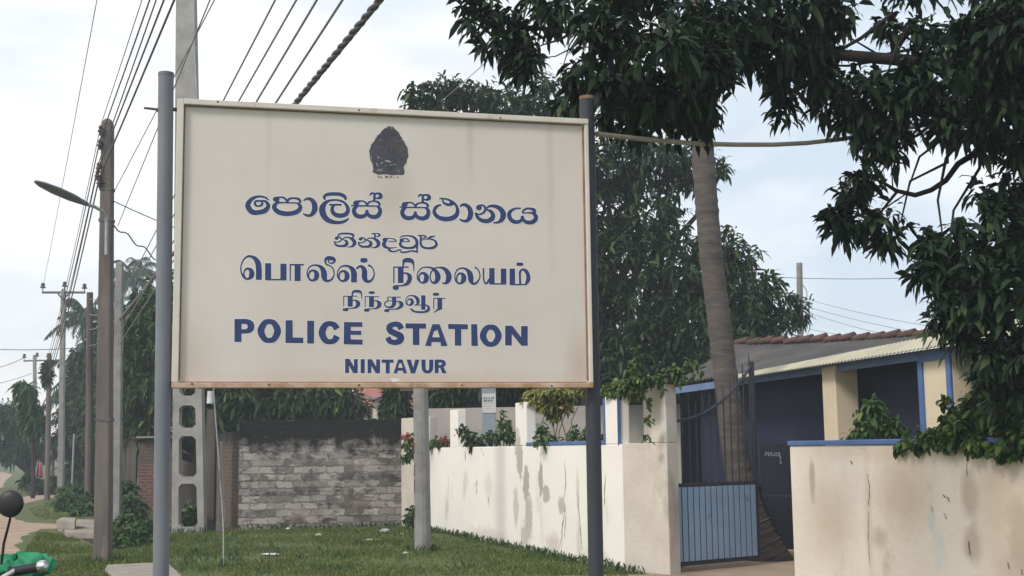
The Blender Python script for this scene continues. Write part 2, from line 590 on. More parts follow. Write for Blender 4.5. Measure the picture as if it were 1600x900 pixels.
m_tile = mat('red_ridge_tile', (0.15, 0.082, 0.068), (0.09, 0.060, 0.053), 4, 0.9, 0.3, 20)
m_bark_palm = mat('palm_bark', (0.125, 0.104, 0.093), (0.080, 0.067, 0.060), 4, 0.95, 0.7, 18, stretch=(.8, .8, 3.5), c3=(0.060, 0.05, 0.043), s3=6, lo3=0.58, hi3=0.70, st3=(.5, .5, 4))
m_bark = mat('mango_bark', (0.050, 0.042, 0.037), (0.03, 0.026, 0.024), 5, 0.95, 0.5, 20, stretch=(1, 1, .3))
m_mango = leafmat('mango_leaf', (0.009, 0.020, 0.013), (0.026, 0.052, 0.023), 0.12, 0.55)
m_mango_far = leafmat('far_mango_leaf', (0.013, 0.032, 0.014), (0.034, 0.066, 0.024), 0.15, 0.5)
m_mid = leafmat('street_tree_leaf', (0.034, 0.072, 0.026), (0.062, 0.110, 0.038), 0.25, 0.6)
m_dkleaf = leafmat('dark_leaf', (0.022, 0.048, 0.018), (0.042, 0.074, 0.028), 0.12, 0.6)
m_palmleaf = leafmat('palm_leaf', (0.030, 0.056, 0.026), (0.055, 0.082, 0.038), 0.2, 0.5)
m_creeper = leafmat('creeper_leaf', (0.045, 0.085, 0.025), (0.090, 0.14, 0.045), 0.2, 0.5)
m_hedge = leafmat('hedge_leaf', (0.035, 0.075, 0.020), (0.070, 0.125, 0.032), 0.2, 0.5)
m_yellow = leafmat('yellow_green_leaf', (0.16, 0.18, 0.045), (0.26, 0.25, 0.075), 0.2, 0.5)
m_weed = leafmat('weed_leaf', (0.035, 0.075, 0.024), (0.065, 0.12, 0.038), 0.2, 0.6)
m_flower = leafmat('red_petal', (0.36, 0.07, 0.07), (0.46, 0.15, 0.13), 0.2, 0.6)
m_grass = leafmat('grass_blade', (0.066, 0.110, 0.022), (0.128, 0.158, 0.045), 0.2, 0.7)
m_litter = mat('white_plastic', (0.72, 0.70, 0.68), (0.6, 0.58, 0.55), 20, 0.5)
m_litter_b = mat('bluish_plastic', (0.38, 0.48, 0.47), (0.48, 0.55, 0.54), 20, 0.4)
m_litter_t = mat('tan_husk', (0.40, 0.31, 0.22), (0.5, 0.42, 0.33), 14, 0.9)
m_slab = mat('drain_slab', (0.33, 0.29, 0.25), (0.25, 0.22, 0.19), 4, 0.95, 0.5, 25)
m_black = mat('black_rubber', (0.018, 0.018, 0.02), (0.025, 0.025, 0.027), 20, 0.6)
m_mirror_back = mat('black_plastic', (0.03, 0.028, 0.032), (0.022, 0.02, 0.024), 9, 0.45)
m_chrome = mat('chrome', (0.62, 0.62, 0.63), (0.55, 0.55, 0.56), 10, 0.2, metal=0.9)
m_bikered = mat('bike_red', (0.22, 0.02, 0.02), (0.18, 0.015, 0.015), 3, 0.3)
m_greenbag = mat('green_tarp', (0.03, 0.27, 0.13), (0.02, 0.20, 0.095), 6, 0.8, 0.3, 20)
m_drain = mat('drain_dark', (0.02, 0.018, 0.016), (0.03, 0.026, 0.022), 6, 0.95)
m_paper = mat('notice_paper', (0.62, 0.60, 0.57), (0.55, 0.54, 0.52), 6, 0.8)
m_column = mat('grey_blue_column', (0.29, 0.32, 0.36), (0.24, 0.27, 0.31), 3, 0.85)
m_palewall = mat('pale_house_wall', (0.62, 0.55, 0.46), (0.52, 0.47, 0.40), 2, 0.9)
m_redroof = mat('red_house_roof', (0.34, 0.13, 0.10), (0.27, 0.10, 0.08), 2, 0.9)
m_cloth_p = mat('pink_cloth', (0.50, 0.12, 0.20), (0.40, 0.09, 0.15), 5, 0.9)
m_cloth_r = mat('red_cloth', (0.52, 0.13, 0.08), (0.42, 0.10, 0.06), 5, 0.9)

# ------------------------------------------------------------------ ground
m_ground = mat('grass_soil', (0.075, 0.098, 0.028), (0.10, 0.115, 0.038), 0.9, 1.0, 0.6, 18, detail=10,
               c3=(0.17, 0.13, 0.085), s3=0.55, lo3=0.60, hi3=0.74, d3=9)
mb = MB()
mb.poly([(-700, -60, 0), (700, -60, 0), (700, 1500, 0), (-700, 1500, 0)])
mb.build('ground', m_ground)['kind'] = 'structure'
m_dirt = mat('sandy_dirt', (0.40, 0.30, 0.22), (0.30, 0.215, 0.155), 1.2, 1.0, 0.6, 20, detail=10, c3=(0.12, 0.13, 0.05), s3=0.9, lo3=0.63, hi3=0.72, d3=9)


def sheet(name, pix, m, z, jit=0.12, sub=5):
    pts = [G(x, y)[:2] for x, y in pix]
    out = []
    for k in range(len(pts)):
        a, b = pts[k], pts[(k + 1) % len(pts)]
        for j in range(sub):
            q = a + (b - a) * j / sub
            s = jit * (np.linalg.norm(b - a) > 0.6)
            out.append((q[0] + random.uniform(-s, s), q[1] + random.uniform(-s, s), z))
    mb = MB()
    mb.poly(out)
    o = mb.build(name, m)
    o['kind'] = 'structure'
    return o


sheet('dirt_road', [(-420, 960), (20, 925), (42, 892), (30, 862), (36, 838), (62, 827), (100, 826), (100, 820), (48, 816), (8, 806), (-20, 794), (-14, 772),
                    (6, 757), (22, 741), (0, 737), (-300, 735), (-900, 800)], m_dirt, 0.004)
sheet('dirt_path', [(37, 787), (70, 780), (100, 774), (97, 769), (60, 773), (30, 778)], m_dirt, 0.008, 0.05)
sheet('dirt_path', [(590, 910), (660, 903), (720, 901), (790, 903), (1000, 898), (1250, 888), (1260, 920), (1100, 960), (500, 990)], m_dirt, 0.008, 0.1)
sheet('dirt_path', [(1060, 897), (1080, 872), (1150, 864), (1262, 852), (1300, 880), (1240, 935), (1100, 905)], m_dirt, 0.012, 0.05)

# ------------------------------------------------------------------ frontage frame: x along the white wall towards the viewer, y into the compound
W0 = G(672, 828)
W1 = G(980, 893)
WD = norm(W1 - W0)
WROT = math.atan2(WD[1], WD[0])
WN = np.array([-WD[1], WD[0], 0])


def wu(x, y):
    return float((onplane(x, y, W0, WD) - W0) @ WD)


def wz(x, y):
    return float(onplane(x, y, W0, WD)[2])


def tolocal(p, o, rot):
    q = np.asarray(p, float) - np.asarray(o, float)
    c, s = math.cos(-rot), math.sin(-rot)
    return np.array([q[0] * c - q[1] * s, q[0] * s + q[1] * c, q[2]])


def blob(cx, cz, rx, rz, seed, n=26, rough=0.35):
    r = random.Random(seed)
    ph = [r.uniform(0, 6.28) for _ in range(5)]
    am = [r.uniform(0.3, 1) * rough / (k + 1) ** 0.6 for k in range(5)]
    out = []
    for k in range(n):
        a = 2 * math.pi * k / n
        s = 1 + sum(am[j] * math.sin((j + 2) * a + ph[j]) for j in range(5))
        out.append((cx + rx * s * math.cos(a), cz + rz * s * math.sin(a)))
    return out


WH = 1.65
WT = 0.17
corner_u = wu(974, 800)
wall = empty('boundary_wall', W0, WROT, 'whitewashed boundary wall with raised pillars, beside the gate and behind the sign', 'wall')
mb = MB()
mb.box((0, 0, -0.2), (corner_u, WT, WH))
mb.build('wall_body', m_white, wall, bevel=0.012)
pil = [((703, 660), (715, 660), wz(712, 640)), ((805, 650), (822, 650), wz(813, 629)), ((945, 640), (965, 640), wz(955, 619))]
for a, b, z in pil:
    mb = MB()
    mb.box((wu(*a), 0.001, WH + 0.002), (wu(*b), WT - 0.001, z))
    mb.build('pillar', m_white, wall, bevel=0.012)
mb = MB()
mb.box((wu(822, 650) + 0.002, -0.012, WH + 0.002), (wu(945, 640) - 0.002, WT + 0.012, WH + 0.055))
mb.box((wu(945, 640) - 0.05, -0.012, WH + 0.057), (wu(945, 640) - 0.002, WT + 0.012, pil[2][2] - 0.02))
mb.box((wu(965, 640) + 0.002, -0.012, WH - 0.02), (wu(965, 640) + 0.02, 0.035, pil[2][2] - 0.02))
mb.build('blue_coping', m_coping, wall, bevel=0.006)
# the end of the wall turns towards us as a rough return with the gate pier, shade put into its greyer colour
C0 = W0 + WD * corner_u
C1 = G(1047, 899)
mb = MB(W0)
rot = WROT


def ret(name, m, a, b, z0, z1, th, bev=0.012):
    mb = MB()
    q = [tolocal((*k[:2], 0), (*W0[:2], 0), WROT) for k in (a, b)]
    mb.wallbox(q[0], q[1], z0, z1, th)
    return mb.build(name, m, wall, bevel=bev)


CD = norm(C1 - C0)
gap = 0.003
pier0 = C0 + CD * (np.linalg.norm(C1 - C0) * 0.5)
ret('return_wall', m_return, C0 + CD * gap, C1, -0.2, 1.66, 0.2)
pz = P(1030, 600, C1[1])[2]
ret('gate_pier', m_return, pier0, C1, 1.662, pz, 0.2)
ret('tile_cap', m_tile, pier0 - CD * 0.02, C1 + CD * 0.02, pz + 0.002, pz + 0.07, 0.24, 0.02)
lz = pil[2][2]
ret('tile_lintel', m_tile, C0 - CD * 0.42 - WD * 0.05, pier0 - CD * 0.003, lz + 0.004, lz + 0.085, 0.26, 0.02)
# bare render showing through the whitewash, cracks, spalls
GREY = (0.36, 0.335, 0.30)
LGREY = (0.47, 0.435, 0.39)
spots(m_white, [(wu(px, py), wz(px, py), rx, rz, c, st, sp) for (px, py, rx, rz, c, st, sp) in [
    (812, 715, .16, .32, GREY, .8, .12), (822, 755, .15, .28, GREY, .85, .1), (845, 750, .10, .26, GREY, .9, .1), (853, 772, .16, .14, GREY, .8, .1), (826, 805, .18, .34, LGREY, .9, .25), (878, 790, .14, .14, LGREY, .9, .2),
    (808, 692, .14, .22, LGREY, .8, .2), (820, 838, .2, .2, LGREY, .8, .3), (806, 790, .12, .3, LGREY, .7, .3), (903, 770, .06, .3, LGREY, .5, .3), (905, 850, .1, .3, LGREY, .5, .4), (865, 850, .3, .14, (0.60, 0.53, 0.45), .8, .5),
    (760, 840, .9, .16, (0.60, 0.53, 0.46), .7, .5), (930, 880, .5, .16, (0.58, 0.52, 0.44), .8, .5), (745, 755, .05, .06, GREY, .8, .2), (763, 760, .2, .2, (0.70, 0.64, 0.57), .8, .5), (727, 712, .04, .1, LGREY, .8, .3)]], 7.0, 1.0)


def crackline(mb, pts, fu, fz, y, w, seed):
    """a ragged hairline: one ribbon per crack, with jitter and changing width"""
    r = random.Random(seed)
    c = cr([(x, yy, 0) for x, yy in pts], False, 7)
    P3 = []
    for k, (x, yy, _) in enumerate(c):
        x += r.uniform(-.7, .7)
        t = k / (len(c) - 1)
        ww = w * (r.uniform(.2, 1.0)) * (math.sin(math.pi * (t * .9 + .05)) ** .5)
        P3.append((fu(x, yy), fz(x, yy), ww))
    i = mb.pts([q for (u, z, ww) in P3 for q in ((u - ww, y, z), (u + ww, y, z))])
    for k in range(len(P3) - 1):
        mb.f.append((i + 2 * k, i + 2 * k + 1, i + 2 * k + 3, i + 2 * k + 2))


def cr(P_, closed=False, n=6):
    Q = np.array(P_, float)
    N = len(Q)
    if N == 2 and not closed:
        return np.array([Q[0] + (Q[1] - Q[0]) * t for t in np.linspace(0, 1, 8)])
    out = []
    for k in range(N if closed else N - 1):
        i = [(k - 1), k, k + 1, k + 2]
        i = [j % N for j in i] if closed else [min(max(j, 0), N - 1) for j in i]
        a, b, c, d = Q[i[0]], Q[i[1]], Q[i[2]], Q[i[3]]
        for t in np.linspace(0, 1, n, endpoint=False):
            out.append(.5 * ((2 * b) + (c - a) * t + (2 * a - 5 * b + 4 * c - d) * t * t + (3 * b - a - 3 * c + d) * t ** 3))
    out.append(Q[0] if closed else Q[-1])
    return np.array(out)


for k, (pts, w) in enumerate([([(882, 720), (884, 750), (882, 775)], .012), ([(884, 790), (880, 815), (877, 850)], .02), ([(885, 800), (882, 840)], .014), ([(903, 770), (906, 820), (910, 858)], .012), ([(741, 755), (745, 765), (744, 772)], .022),
              ([(763, 776), (764, 790)], .02), ([(727, 705), (728, 716)], .012), ([(946, 740), (945, 790)], .02), ([(752, 700), (757, 714)], .014)]):
    mb = MB()
    crackline(mb, pts, wu, wz, -0.004, w, k)
    mb.build('crack', m_crack, wall)

# pale return where the white wall meets the old block wall
R0p, R1p = G(627, 823), W0
mb = MB((*R0p[:2], 0))
mb.wallbox(R0p, W0 - norm(W0 - R0p) * 0.004, -0.2, P(640, 653, 27.2)[2], 0.16)
tag(mb.build('corner_wall', m_return, bevel=0.012), 'short pale upright wall between the mouldy block wall and the whitewashed wall', 'wall')

# right-hand wall
RU0, RU1 = wu(1236, 760), wu(1236, 760) + 6.5
rw0 = W0 + WD * RU0
rwall = empty('boundary_wall', rw0, WROT, 'stained cream boundary wall with a blue coping, right of the gate', 'wall')
mb = MB()
mb.box((0, 0, -0.2), (RU1 - RU0, WT, 1.60))
mb.build('wall_body', m_white2, rwall, bevel=0.012)
mb = MB()
mb.box((-0.015, -0.018, 1.602), (RU1 - RU0, WT + 0.018, 1.65))
mb.build('blue_coping', m_coping, rwall, bevel=0.008)
mb = MB()
k = 0


def ru(x, y):
    return wu(x, y) - RU0


DAMP = (0.42, 0.34, 0.265)
TAN = (0.58, 0.46, 0.35)
spots(m_white2, [(ru(px, py), wz(px, py), rx, rz, c, st, sp) for (px, py, rx, rz, c, st, sp) in [
    (1269, 750, .05, .20, DAMP, .75, .35), (1516, 775, .10, .19, DAMP, .75, .35), (1520, 850, .10, .15, DAMP, .8, .4), (1375, 840, .10, .09, DAMP, .6, .5), (1594, 830, .12, .25, DAMP, .8, .4), (1410, 770, .35, .35, TAN, .8, .6), (1560, 790, .3, .5, TAN, .7, .6),
    (1300, 820, .3, .3, TAN, .6, .6), (1357, 800, .05, .5, TAN, .6, .6), (1467, 860, .09, .16, (0.66, 0.63, 0.58), .8, .3), (1455, 815, .05, .1, (0.56, 0.55, 0.52), .7, .4), (1420, 705, 1.2, .09, TAN, .6, .6), (1590, 890, .2, .2, DAMP, .6, .6)]], 5.0, 0.6)
for k, (pts, w) in enumerate([([(1356, 740), (1359, 770), (1357, 790)], .007), ([(1358, 800), (1357, 840), (1360, 885)], .005), ([(1514, 845), (1516, 870)], .012), ([(1473, 772), (1478, 778)], .016), ([(1480, 776), (1484, 784)], .016),
            ([(1330, 720), (1332, 726)], .016), ([(1342, 700), (1352, 702)], .012), ([(1575, 878), (1577, 890)], .012), ([(1510, 720), (1512, 745)], .006), ([(1597, 888), (1598, 900)], .012), ([(1475, 800), (1480, 812)], .008), ([(1456, 790), (1457, 800)], .006)]):
    mb = MB()
    crackline(mb, pts, ru, wz, -0.004, w, k + 30)
    mb.build('crack', m_crack, rwall)

# ------------------------------------------------------------------ old block wall behind the sign
B0, B1 = G(372, 828), G(628, 822)
BD = norm(B1 - B0)
BH = onplane(500, 656, B0, BD)[2]
m_block = brickmat('old_blockwork', (0.48, 0.43, 0.39), (0.13, 0.115, 0.105), (0.16, 0.15, 0.14), 0.36, 0.15, mould=(0.022, 0.021, 0.020), mz=(1.25, 2.05), msize=0.016, plaster=(0.40, 0.36, 0.33))
m_dkbrick = brickmat('dark_brick', (0.13, 0.075, 0.055), (0.085, 0.06, 0.05), (0.12, 0.105, 0.09), 0.24, 0.09, mould=(0.025, 0.022, 0.022), mz=(1.3, 2.2), swap=True)
bw = empty('block_wall', B0, math.atan2(BD[1], BD[0]), 'old grey block wall blackened along its top, behind the sign', 'wall')
BL = float(np.linalg.norm(B1 - B0))
mb = MB()
nx, nz = 60, 36
idx = mb.pts([(BL * i / nx + random.uniform(-.004, .004), random.uniform(-0.004, 0.004), -0.1 + (BH + 0.1 + 0.03 * math.sin(i * 1.3) * (j == nz)) * j / nz) for i in range(nx + 1) for j in range(nz + 1)])
for i in range(nx):
    for j in range(nz):
        a = idx + i * (nz + 1) + j
        mb.f.append((a, a + nz + 1, a + nz + 2, a + 1))
mb.box((0.0, 0.02, -0.1), (BL, 0.2, BH - 0.005))
mb.build('wall_face', m_block, bw, smooth=True)
# receding brick side wall and the red brick pier farther up the street
ROAD = norm(np.array([-0.335, 0.942, 0]))
S1 = B0 + ROAD * 24
sw = empty('brick_side_wall', B0, 0, 'dark brown brick wall running away up the street behind the lattice pole', 'wall')
mb = MB()
a = tolocal(S1, B0, 0)
b = tolocal(B0 - BD * 0.01, B0, 0)
mb.wallbox(b, a, -0.1, BH - 0.22, -0.2)
mb.build('wall_face', m_dkbrick, sw)
m_redbrick = brickmat('red_brick', (0.17, 0.065, 0.045), (0.12, 0.05, 0.04), (0.16, 0.13, 0.11), 0.22, 0.085, mould=(0.03, 0.025, 0.024), mz=(1.45, 2.0))
p0, p1 = G(214, 803), G(246, 803)
pr = empty('brick_pier', p0, 0, 'red brick wall end with a dark open top, left of the sign post', 'pier')
mb = MB()
mb.box((0, 0, -0.1), (p1[0] - p0[0] + 0.5, 0.35, 1.35))
mb.build('pier_body', m_redbrick, pr, bevel=0.015)
mb = MB()
zt = P(220, 682, p0[1])[2]
mb.box((0, 0.05, 1.352), (p1[0] - p0[0] + 0.5, 0.3, zt - 0.05))
mb.build('blackened_courses', m_dkbrick, pr, bevel=0.01)
mb = MB()
mb.box((-0.06, -0.05, zt - 0.047), (p1[0] - p0[0] + 0.5, 0.4, zt))
mb.build('cap_slab', m_conc, pr, bevel=0.01)

# fence posts beside the pier
for k, (px, yt, w) in enumerate([(183, 690, 8), (192, 688, 8), (201, 686, 9), (209, 684, 8), (329, 640, 15)]):
    d = 37 - k * 0.5 if px < 300 else 27.6
    b = P(px, 760, d)
    b[2] = 0
    z = P(px, yt, d)[2]
    mb = MB(b)
    r = w / 2 / FPX * d
    mb.tube([(b[0], b[1], -0.2), (b[0], b[1], z * .6), (b[0] + .01, b[1], z)], [r, r * .96, r * .9], sq=0.785)
    lab = 'row of dark weathered fence posts beside the red brick wall end'
    if px > 300:
        lab = 'dark timber post standing right of the lattice concrete pole'
    else:
        lab = ['dark fence post farthest left of four beside the red brick wall end', 'second dark fence post from the left near the red brick wall end', 'third dark fence post from the left near the red brick wall end', 'dark fence post closest to the red brick wall end'][k]
    tag(mb.build('fence_post', m_wood), lab, 'post', 'dark posts by the brick wall' if px < 300 else None)

# ------------------------------------------------------------------ police station behind the right wall
ST = empty('police_station', P(1306, 710, 17.3) * np.array([1, 1, 0]), 0, 'low police station with navy porch, cream pillars and red ridge tiles', 'building')
so = np.array(ST.location)
D_ = P(1490, 540, 14.9)
C_ = P(1185, 584, 20.6)
ed = norm((C_ - D_) * np.array([1, 1, 0]))         # along the eave, away from us
en = np.array([ed[1], -ed[0], 0])                  # into the building (right)
E0 = D_ - ed * 3.2
E1 = C_ + ed * 4.2
EZ = float(C_[2])
E0[2] = E1[2] = EZ
R1_ = P(1150, 536, 25.5)
R2_ = P(1506, 522, 21.0)
R3_ = R2_ + np.array([5.0, -2.5, 0.2])
mb = MB(so)


def roofgrid(mb, a0, a1, b0, b1, n, amp):
    """corrugated sheet between eave line a0-a1 and ridge line b0-b1"""
    a0, a1, b0, b1 = (np.asarray(q, float) for q in (a0, a1, b0, b1))
    rows = 4
    i = mb.pts([(a0 + (a1 - a0) * k / n) * (1 - r / rows) + (b0 + (b1 - b0) * k / n) * (r / rows) + np.array([0, 0, amp * math.sin(k * math.pi / 2)]) for k in range(n + 1) for r in range(rows + 1)])
    for k in range(n):
        for r in range(rows):
            q = i + k * (rows + 1) + r
            mb.f.append((q, q + 1, q + rows + 2, q + rows + 1))


up = np.array([0, 0, 0.06])
roofgrid(mb, E0 + up, E1 + up, R3_, R1_, 300, 0.018)
o = mb.build('roof', m_roof, ST)
s_ = o.modifiers.new('thick', 'SOLIDIFY')
s_.thickness = 0.02
mb = MB(so)
a0, a1 = E0, E1
sh = [P(1192, 571, 19.0), P(1492, 529, 15.2)]
q0 = D_ - ed * 3.2 - en * 0.25 + np.array([0, 0, 0.0])
q1 = C_ + ed * 1.0 - en * 0.25 + np.array([0, 0, -0.05])
roofgrid(mb, q0, q1, q0 + en * 0.42 + np.array([0, 0, 0.24]), q1 + en * 0.2 + np.array([0, 0, 0.08]), 420, 0.011)
o = mb.build('eave_sheet', m_sheet, ST)
s_ = o.modifiers.new('thick', 'SOLIDIFY')
s_.thickness = 0.012
mb = MB(so)
for k in range(16):
    a = R1_ + (R2_ - R1_) * k / 16
    b = R1_ + (R2_ - R1_) * (k + 1.08) / 16
    z = random.uniform(-.02, .02)
    mb.tube([a + np.array([0, 0, 0.0 + z]), b + np.array([0, 0, 0.05 + z])], [0.055, 0.07], 10)
for k in range(14):
    a = R2_ + (R3_ - R2_) * k / 14
    b = R2_ + (R3_ - R2_) * (k + 1.08) / 14
    mb.tube([a, b + np.array([0, 0, 0.04])], [0.12, 0.14], 10)
mb.build('ridge_tile', m_tile, ST, smooth=True)
mb = MB(so)                                        # fascia under the eave
mb.obox((E0 + E1) / 2 + np.array([0, 0, -0.075]) + en * 0.03, (E1 - E0) / 2, en * 0.015, np.array([0, 0, 0.06]))
mb.build('fascia', m_fascia, ST)
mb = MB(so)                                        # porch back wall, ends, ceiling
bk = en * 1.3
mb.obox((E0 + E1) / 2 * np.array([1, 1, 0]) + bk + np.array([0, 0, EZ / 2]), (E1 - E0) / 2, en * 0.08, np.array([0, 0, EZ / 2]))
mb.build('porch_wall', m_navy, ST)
mb = MB(so)                                        # navy sheet closing the porch; its dark colour stands in for shade
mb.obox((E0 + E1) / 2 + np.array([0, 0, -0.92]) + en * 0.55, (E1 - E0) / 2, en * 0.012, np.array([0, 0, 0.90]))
mb.build('porch_shade_sheet', m_navy, ST)
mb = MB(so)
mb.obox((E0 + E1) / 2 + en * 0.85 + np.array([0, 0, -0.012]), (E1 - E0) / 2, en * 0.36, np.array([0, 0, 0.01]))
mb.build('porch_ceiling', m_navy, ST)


def pillar_at(px, w, t, frame=False):
    q = onplane(px, 640, E0 - en * 0.02, ed)
    q = q * np.array([1, 1, 0])
    mb = MB(so)
    mb.obox(q + ed * w / 2 + en * t / 2 + np.array([0, 0, EZ / 2 - 0.02]), ed * w / 2, en * t / 2, np.array([0, 0, EZ / 2 - 0.02]))
    o = mb.build('porch_pillar', m_cream, ST, bevel=0.012)
    if frame:
        mb = MB(so)
        zt = EZ - 0.05
        c = q + ed * w / 2 - en * 0.012
        mb.obox(c - ed * (w / 2 - .05) + np.array([0, 0, zt / 2 - .06]), ed * 0.05, en * 0.014, np.array([0, 0, zt / 2 - 0.06]))
        mb.obox(c + ed * (w / 2 - .05) + np.array([0, 0, zt / 2 - .06]), ed * 0.05, en * 0.014, np.array([0, 0, zt / 2 - 0.06]))
        mb.obox(c + np.array([0, 0, zt - 0.06]), ed * w / 2, en * 0.014, np.array([0, 0, 0.055]))
        mb.build('blue_border', m_coping, o)


pillar_at(1307, 0.42, 0.34)
pillar_at(1491, 0.74, 0.28, True)

# far navy wing behind the gate
wv = [P(655, 620, 33), P(1230, 620, 29.5)]
fw = empty('rear_block', wv[0] * np.array([1, 1, 0]), 0, 'long dark navy block deep in the compound behind the inner wall', 'building')
fo = np.array(fw.location)
wd = norm((wv[1] - wv[0]) * np.array([1, 1, 0]))
mb = MB(fo)
mb.wallbox(wv[0], wv[1], -0.1, 3.1, 3.0)
mb.build('block_wall', m_navy, fw)
mb = MB(fo)
wn = np.array([-wd[1], wd[0], 0])
mb.wallbox(wv[0] - wn * 0.5 - wd * .3, wv[1] - wn * 0.5 + wd * .2, 3.102, 3.24, 3.8)
mb.build('roof_slab', m_roof, fw)

# inner wall, column with a notice
iv = [P(668, 640, 28.3), P(1062, 640, 27.3)]
iw = MB(iv[0] * np.array([1, 1, 0]))
iw.wallbox(iv[0], iv[1], -0.1, P(800, 636, 27.9)[2], 0.16)
tag(iw.build('inner_wall', m_inner, bevel=0.01), 'plain grey rendered wall inside the compound, seen above the white wall', 'wall')
q = P(764, 640, 26.2) * np.array([1, 1, 0])
cl = empty('concrete_column', q, 0, 'blue grey square column carrying a white notice, behind the white wall', 'column')
mb = MB()
hw = 11 / FPX * 26.2
mb.box((-hw, 0, -0.1), (hw, 2 * hw, 3.3))
mb.build('shaft', m_column, cl, bevel=0.01)
mb = MB()
z0, z1 = P(764, 645, 26.2)[2], P(764, 615, 26.2)[2]
mb.box((-hw * .93, -0.012, z0), (hw * .98, -0.002, z1))
nt_ = mb.build('notice_sheet', m_paper, cl)
mb = MB()
for row in range(5):
    x = -hw * .75
    while x < hw * .75:
        w = random.uniform(0.012, 0.035) if row < 2 else random.uniform(0.006, 0.012)
        hh = 0.022 if row < 2 else 0.006
        z = z1 - 0.09 - row * 0.055
        mb.box((x, -0.0145, z - hh), (x + w, -0.0125, z + hh))
        x += w + random.uniform(0.008, 0.03)
mb.build('print', m_lamp, nt_)

# ------------------------------------------------------------------ gate
GA = P(1049, 880, 16.6) * np.array([1, 1, 0])
GB = P(1187, 870, 17.6) * np.array([1, 1, 0])
gd = norm(GB - GA)
gl = float(np.linalg.norm(GB - GA))
gate = empty('entrance_gate', GA, math.atan2(gd[1], gd[0]), 'iron gate leaf with blue sheeted bottom and curved bars, beside the white pier', 'gate')
zs0 = P(1049, 886, GA[1])[2]
zs1 = P(1049, 756, GA[1])[2]
mb = MB()
for (xa, xb) in ((0.03, 0.075), (gl - 0.045, gl)):
    mb.box((xa, -0.022, zs0), (xb, 0.022, zs1 + 0.9 if xa < 1 else zs1 + 1.62))
mb.box((0.077, -0.02, zs0), (gl - 0.047, 0.02, zs0 + 0.05))
mb.box((0.077, -0.02, zs1 - 0.045), (gl - 0.047, 0.02, zs1))


def topz(x):
    t = x / gl
    return zs1 + 0.80 + 0.80 * t ** 2.2


mb.tube([(x, 0, topz(x)) for x in np.linspace(0.08, gl - 0.03, 14)], 0.021, 8)
mb.build('gate_frame', m_iron, gate)
for k in range(12):
    x = 0.12 + (gl - 0.2) * k / 11
    mb = MB()
    mb.tube([(x, 0, zs1 - 0.02), (x, 0, topz(x) + 0.14), (x, 0, topz(x) + 0.22)], [0.011, 0.011, 0.003], 6)
    mb.build('gate_bar', m_iron, gate)
mb = MB()
n = 14
w = (gl - 0.14) / n
for k in range(n):
    x = 0.07 + k * w
    mb.box((x + 0.016, -0.034, zs0 + 0.055), (x + w - 0.004, -0.024, zs1 - 0.05))
mb.build('sheet_panel', m_gateblue, gate, bevel=0.003)
mb = MB()
mb.box((0.077, -0.016, zs0 + 0.052), (gl - 0.047, -0.010, zs1 - 0.047))
mb.build('sheet_backing', m_iron, gate)
for x0, y0, d0 in ((1206, 560, 18.6), (1168, 570, 17.9)):
    pass

# ------------------------------------------------------------------ glyph strokes (all traced as pen strokes)
def cr(P_, closed=False, n=6):
    Q = np.array(P_, float)
    N = len(Q)
    if N == 2 and not closed:
        return np.array([Q[0] + (Q[1] - Q[0]) * t for t in np.linspace(0, 1, 3)])
    out = []
    for k in range(N if closed else N - 1):
        i = [(k - 1), k, k + 1, k + 2]
        i = [j % N for j in i] if closed else [min(max(j, 0), N - 1) for j in i]
        a, b, c, d = Q[i[0]], Q[i[1]], Q[i[2]], Q[i[3]]
        for t in np.linspace(0, 1, n, endpoint=False):
            out.append(.5 * ((2 * b) + (c - a) * t + (2 * a - 5 * b + 4 * c - d) * t * t + (3 * b - a - 3 * c + d) * t ** 3))
    out.append(Q[0] if closed else Q[-1])
    return np.array(out)


